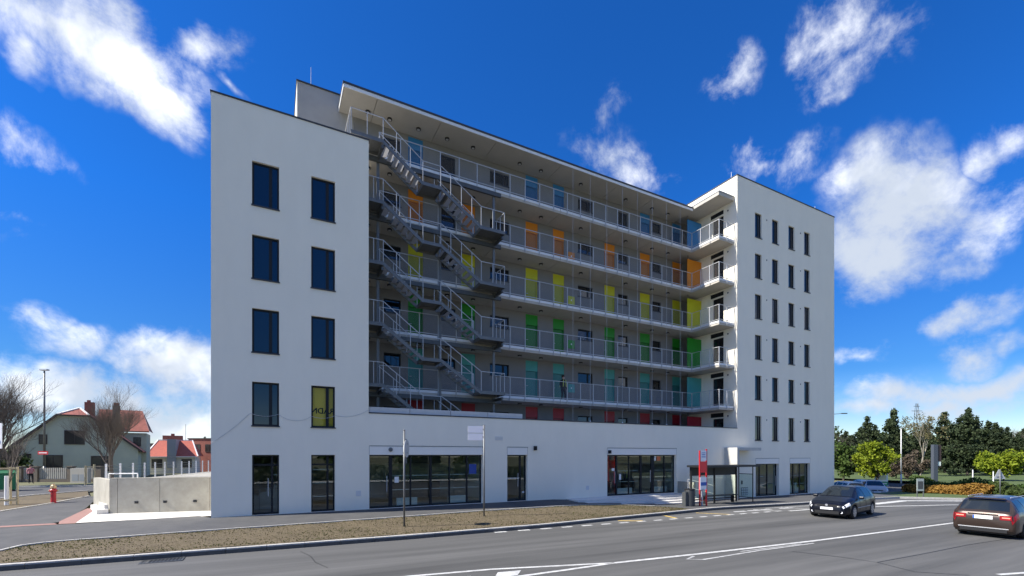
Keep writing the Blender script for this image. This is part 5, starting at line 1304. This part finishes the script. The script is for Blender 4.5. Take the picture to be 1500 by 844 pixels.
# ------------------------------------------------------------------ people
def person(label, loc, rz, h, top, legs, hair, skin=(.55, .36, .27), straps=None, arm='down'):
    s = h/1.75
    J = {'pel': (0, 0, .95), 'che': (0, .01, 1.28), 'nek': (0, 0, 1.47), 'hed': (0, -.02, 1.56), 'cro': (0, -.01, 1.70)}
    for sg, n_ in ((1, 'r'), (-1, 'l')):
        st_ = .10 if n_ == 'r' else -.02
        J.update({'hip'+n_: (sg*.10, 0, .90), 'kne'+n_: (sg*.11, -.04-st_*.4, .50), 'ank'+n_: (sg*.11, .02-st_, .09), 'toe'+n_: (sg*.13, -.13-st_, .035),
                  'sho'+n_: (sg*.19, 0, 1.41), 'elb'+n_: (sg*.25, .03, 1.14)})
        J['wri'+n_] = (sg*.24, -.06, .91) if arm == 'down' or n_ == 'l' else (sg*.16, -.22, 1.12)
        J['han'+n_] = (J['wri'+n_][0], J['wri'+n_][1]-.03, J['wri'+n_][2]-.10 if arm == 'down' or n_ == 'l' else J['wri'+n_][2]+.05)
    R_ = {'pel': (.16, .12), 'che': (.165, .115), 'nek': (.055, .055), 'hed': (.085, .10), 'cro': (.07, .085), 'hip': (.095, .10), 'kne': (.062, .062), 'ank': (.042, .045), 'toe': (.04, .03), 'sho': (.07, .07), 'elb': (.048, .048), 'wri': (.032, .035), 'han': (.028, .042)}
    E_ = [('pel', 'che'), ('che', 'nek'), ('nek', 'hed'), ('hed', 'cro')]
    for n_ in 'rl': E_ += [('pel', 'hip'+n_), ('hip'+n_, 'kne'+n_), ('kne'+n_, 'ank'+n_), ('ank'+n_, 'toe'+n_), ('che', 'sho'+n_), ('sho'+n_, 'elb'+n_), ('elb'+n_, 'wri'+n_), ('wri'+n_, 'han'+n_)]
    keys = list(J); me = bpy.data.meshes.new('body'); me.from_pydata([tuple(c*s for c in J[k]) for k in keys], [(keys.index(a), keys.index(b)) for a, b in E_], [])
    t = thing('person', label, 'person', loc, rz)
    o = inst('body', me, t); sk = o.modifiers.new('skin', 'SKIN'); sk.use_smooth_shade = True
    for k, v in zip(keys, me.skin_vertices[0].data):
        r = R_[k[:3]]; v.radius = (r[0]*s, r[1]*s); v.use_root = (k == 'pel')
    o.modifiers.new('sub', 'SUBSURF').render_levels = 2
    m = bpy.data.materials.new('clothes'); m.use_nodes = True; t_ = m.node_tree; b = t_.nodes['Principled BSDF']; b.inputs['Roughness'].default_value = .85
    tc_ = t_.nodes.new('ShaderNodeTexCoord'); sp = t_.nodes.new('ShaderNodeSeparateXYZ'); t_.links.new(tc_.outputs['Object'], sp.inputs[0])
    cr = t_.nodes.new('ShaderNodeValToRGB'); cr.color_ramp.interpolation = 'CONSTANT'; dv = t_.nodes.new('ShaderNodeMath'); dv.operation = 'DIVIDE'; dv.inputs[1].default_value = h
    t_.links.new(sp.outputs['Z'], dv.inputs[0]); t_.links.new(dv.outputs[0], cr.inputs[0])
    els = cr.color_ramp.elements; els[0].position = 0; els[0].color = (.03, .03, .03, 1); els[1].position = .05; els[1].color = (*legs, 1)
    for pos, c in ((.54, top), (.845, skin)): e_ = els.new(pos); e_.color = (*c, 1)
    t_.links.new(cr.outputs[0], b.inputs['Base Color']); me.materials.append(m)
    hm = mat('hair_%s' % label[:6], hair, .8); MB().lathe((0, .012*s, 1.60*s), [(.098*s, 0), (.108*s, .05*s), (.10*s, .10*s), (.07*s, .145*s), (.02*s, .165*s)], 12).build('hair', hm, t, True)
    if straps:
        sm = mat('strap', straps, .5); mb = MB()
        for x in (-.10, .10): mb.bar((x*1.0*s, .13*s, 1.44*s), (x*1.4*s, .15*s, .98*s), .05, .015); mb.bar((x*s, -.135*s, 1.44*s), (x*1.4*s, -.14*s, .98*s), .05, .015)
        mb.bar((-.17*s, .15*s, 1.0*s), (.17*s, .15*s, 1.0*s), .04, .015); mb.build('safety_vest', sm, t)
    return t
q = onZ(45, 708.5, GL+.1); person('person in a pink top and dark trousers walking along the garden fence', q, yaw+1.2, 1.68, (.52, .22, .24), (.012, .012, .016), (.05, .03, .02), arm='up')
person('person in dark clothes and a high-visibility vest on the gallery with teal doors', (19.15, 3.75, LV[1]+.005), .2, 1.78, (.02, .022, .025), (.02, .022, .028), (.03, .02, .015), straps=(.55, .62, .10))
person('person in a high-visibility vest standing inside the glazed shop beside the bus stop', (22.35, 1.3, .0), .4, 1.75, (.05, .06, .05), (.03, .035, .04), (.25, .22, .2), straps=(.35, .55, .06))

scatter('verge_clods', 'dry soil clods and straw strewn over the roadside verge', 'soil_bits', 14000, (-4.1, 21.2), None, (.01, .026), 5)
scatter('verge_grass', 'sparse olive grass tufts growing on the dry verge', 'dry_grass', 8000, (-4.1, 21.2), None, (.015, .045), 6, _patch)

hedge('hedge_across_road', 'long dark clipped hedge on the opposite side of the road', 'hedge_green', [Vector((-25, -29)), Vector((45, -31))], 1.6, 2.0, 9000, zg(5)-.1, ls=(.2, .4))

# gully grate at the kerb
gx, gy = -.35, -6.78
t = thing('storm_drain', 'dark iron gully grate set in the road at the kerb', 'drain', (gx, gy, zr(gx)))
MB().box(-.45, .45, -.24, -.19, -.05, .012).box(-.45, .45, .19, .24, -.05, .012).box(-.45, -.40, -.19, .19, -.05, .012).box(.40, .45, -.19, .19, -.05, .012).build('frame', 'galv_dark', t)
MB().box(-.40, .40, -.19, .19, -.05, .003).build('pit', 'black', t)
_sb = MB().box(-.015, .015, -.19, .19, .003, .010).mesh('bar', 'galv_dark')
for i in range(10): inst('bar', _sb, t, (-.36+i*.08, 0, 0))

strip('bounce_strip', frange(-60, 60, 12), lambda x: -29.0, lambda x: -26.05, lambda x, y: zr(x)+.10, 'pale_paving', 2)  # unseen pale strip added behind the camera to bounce sunlight onto the facade
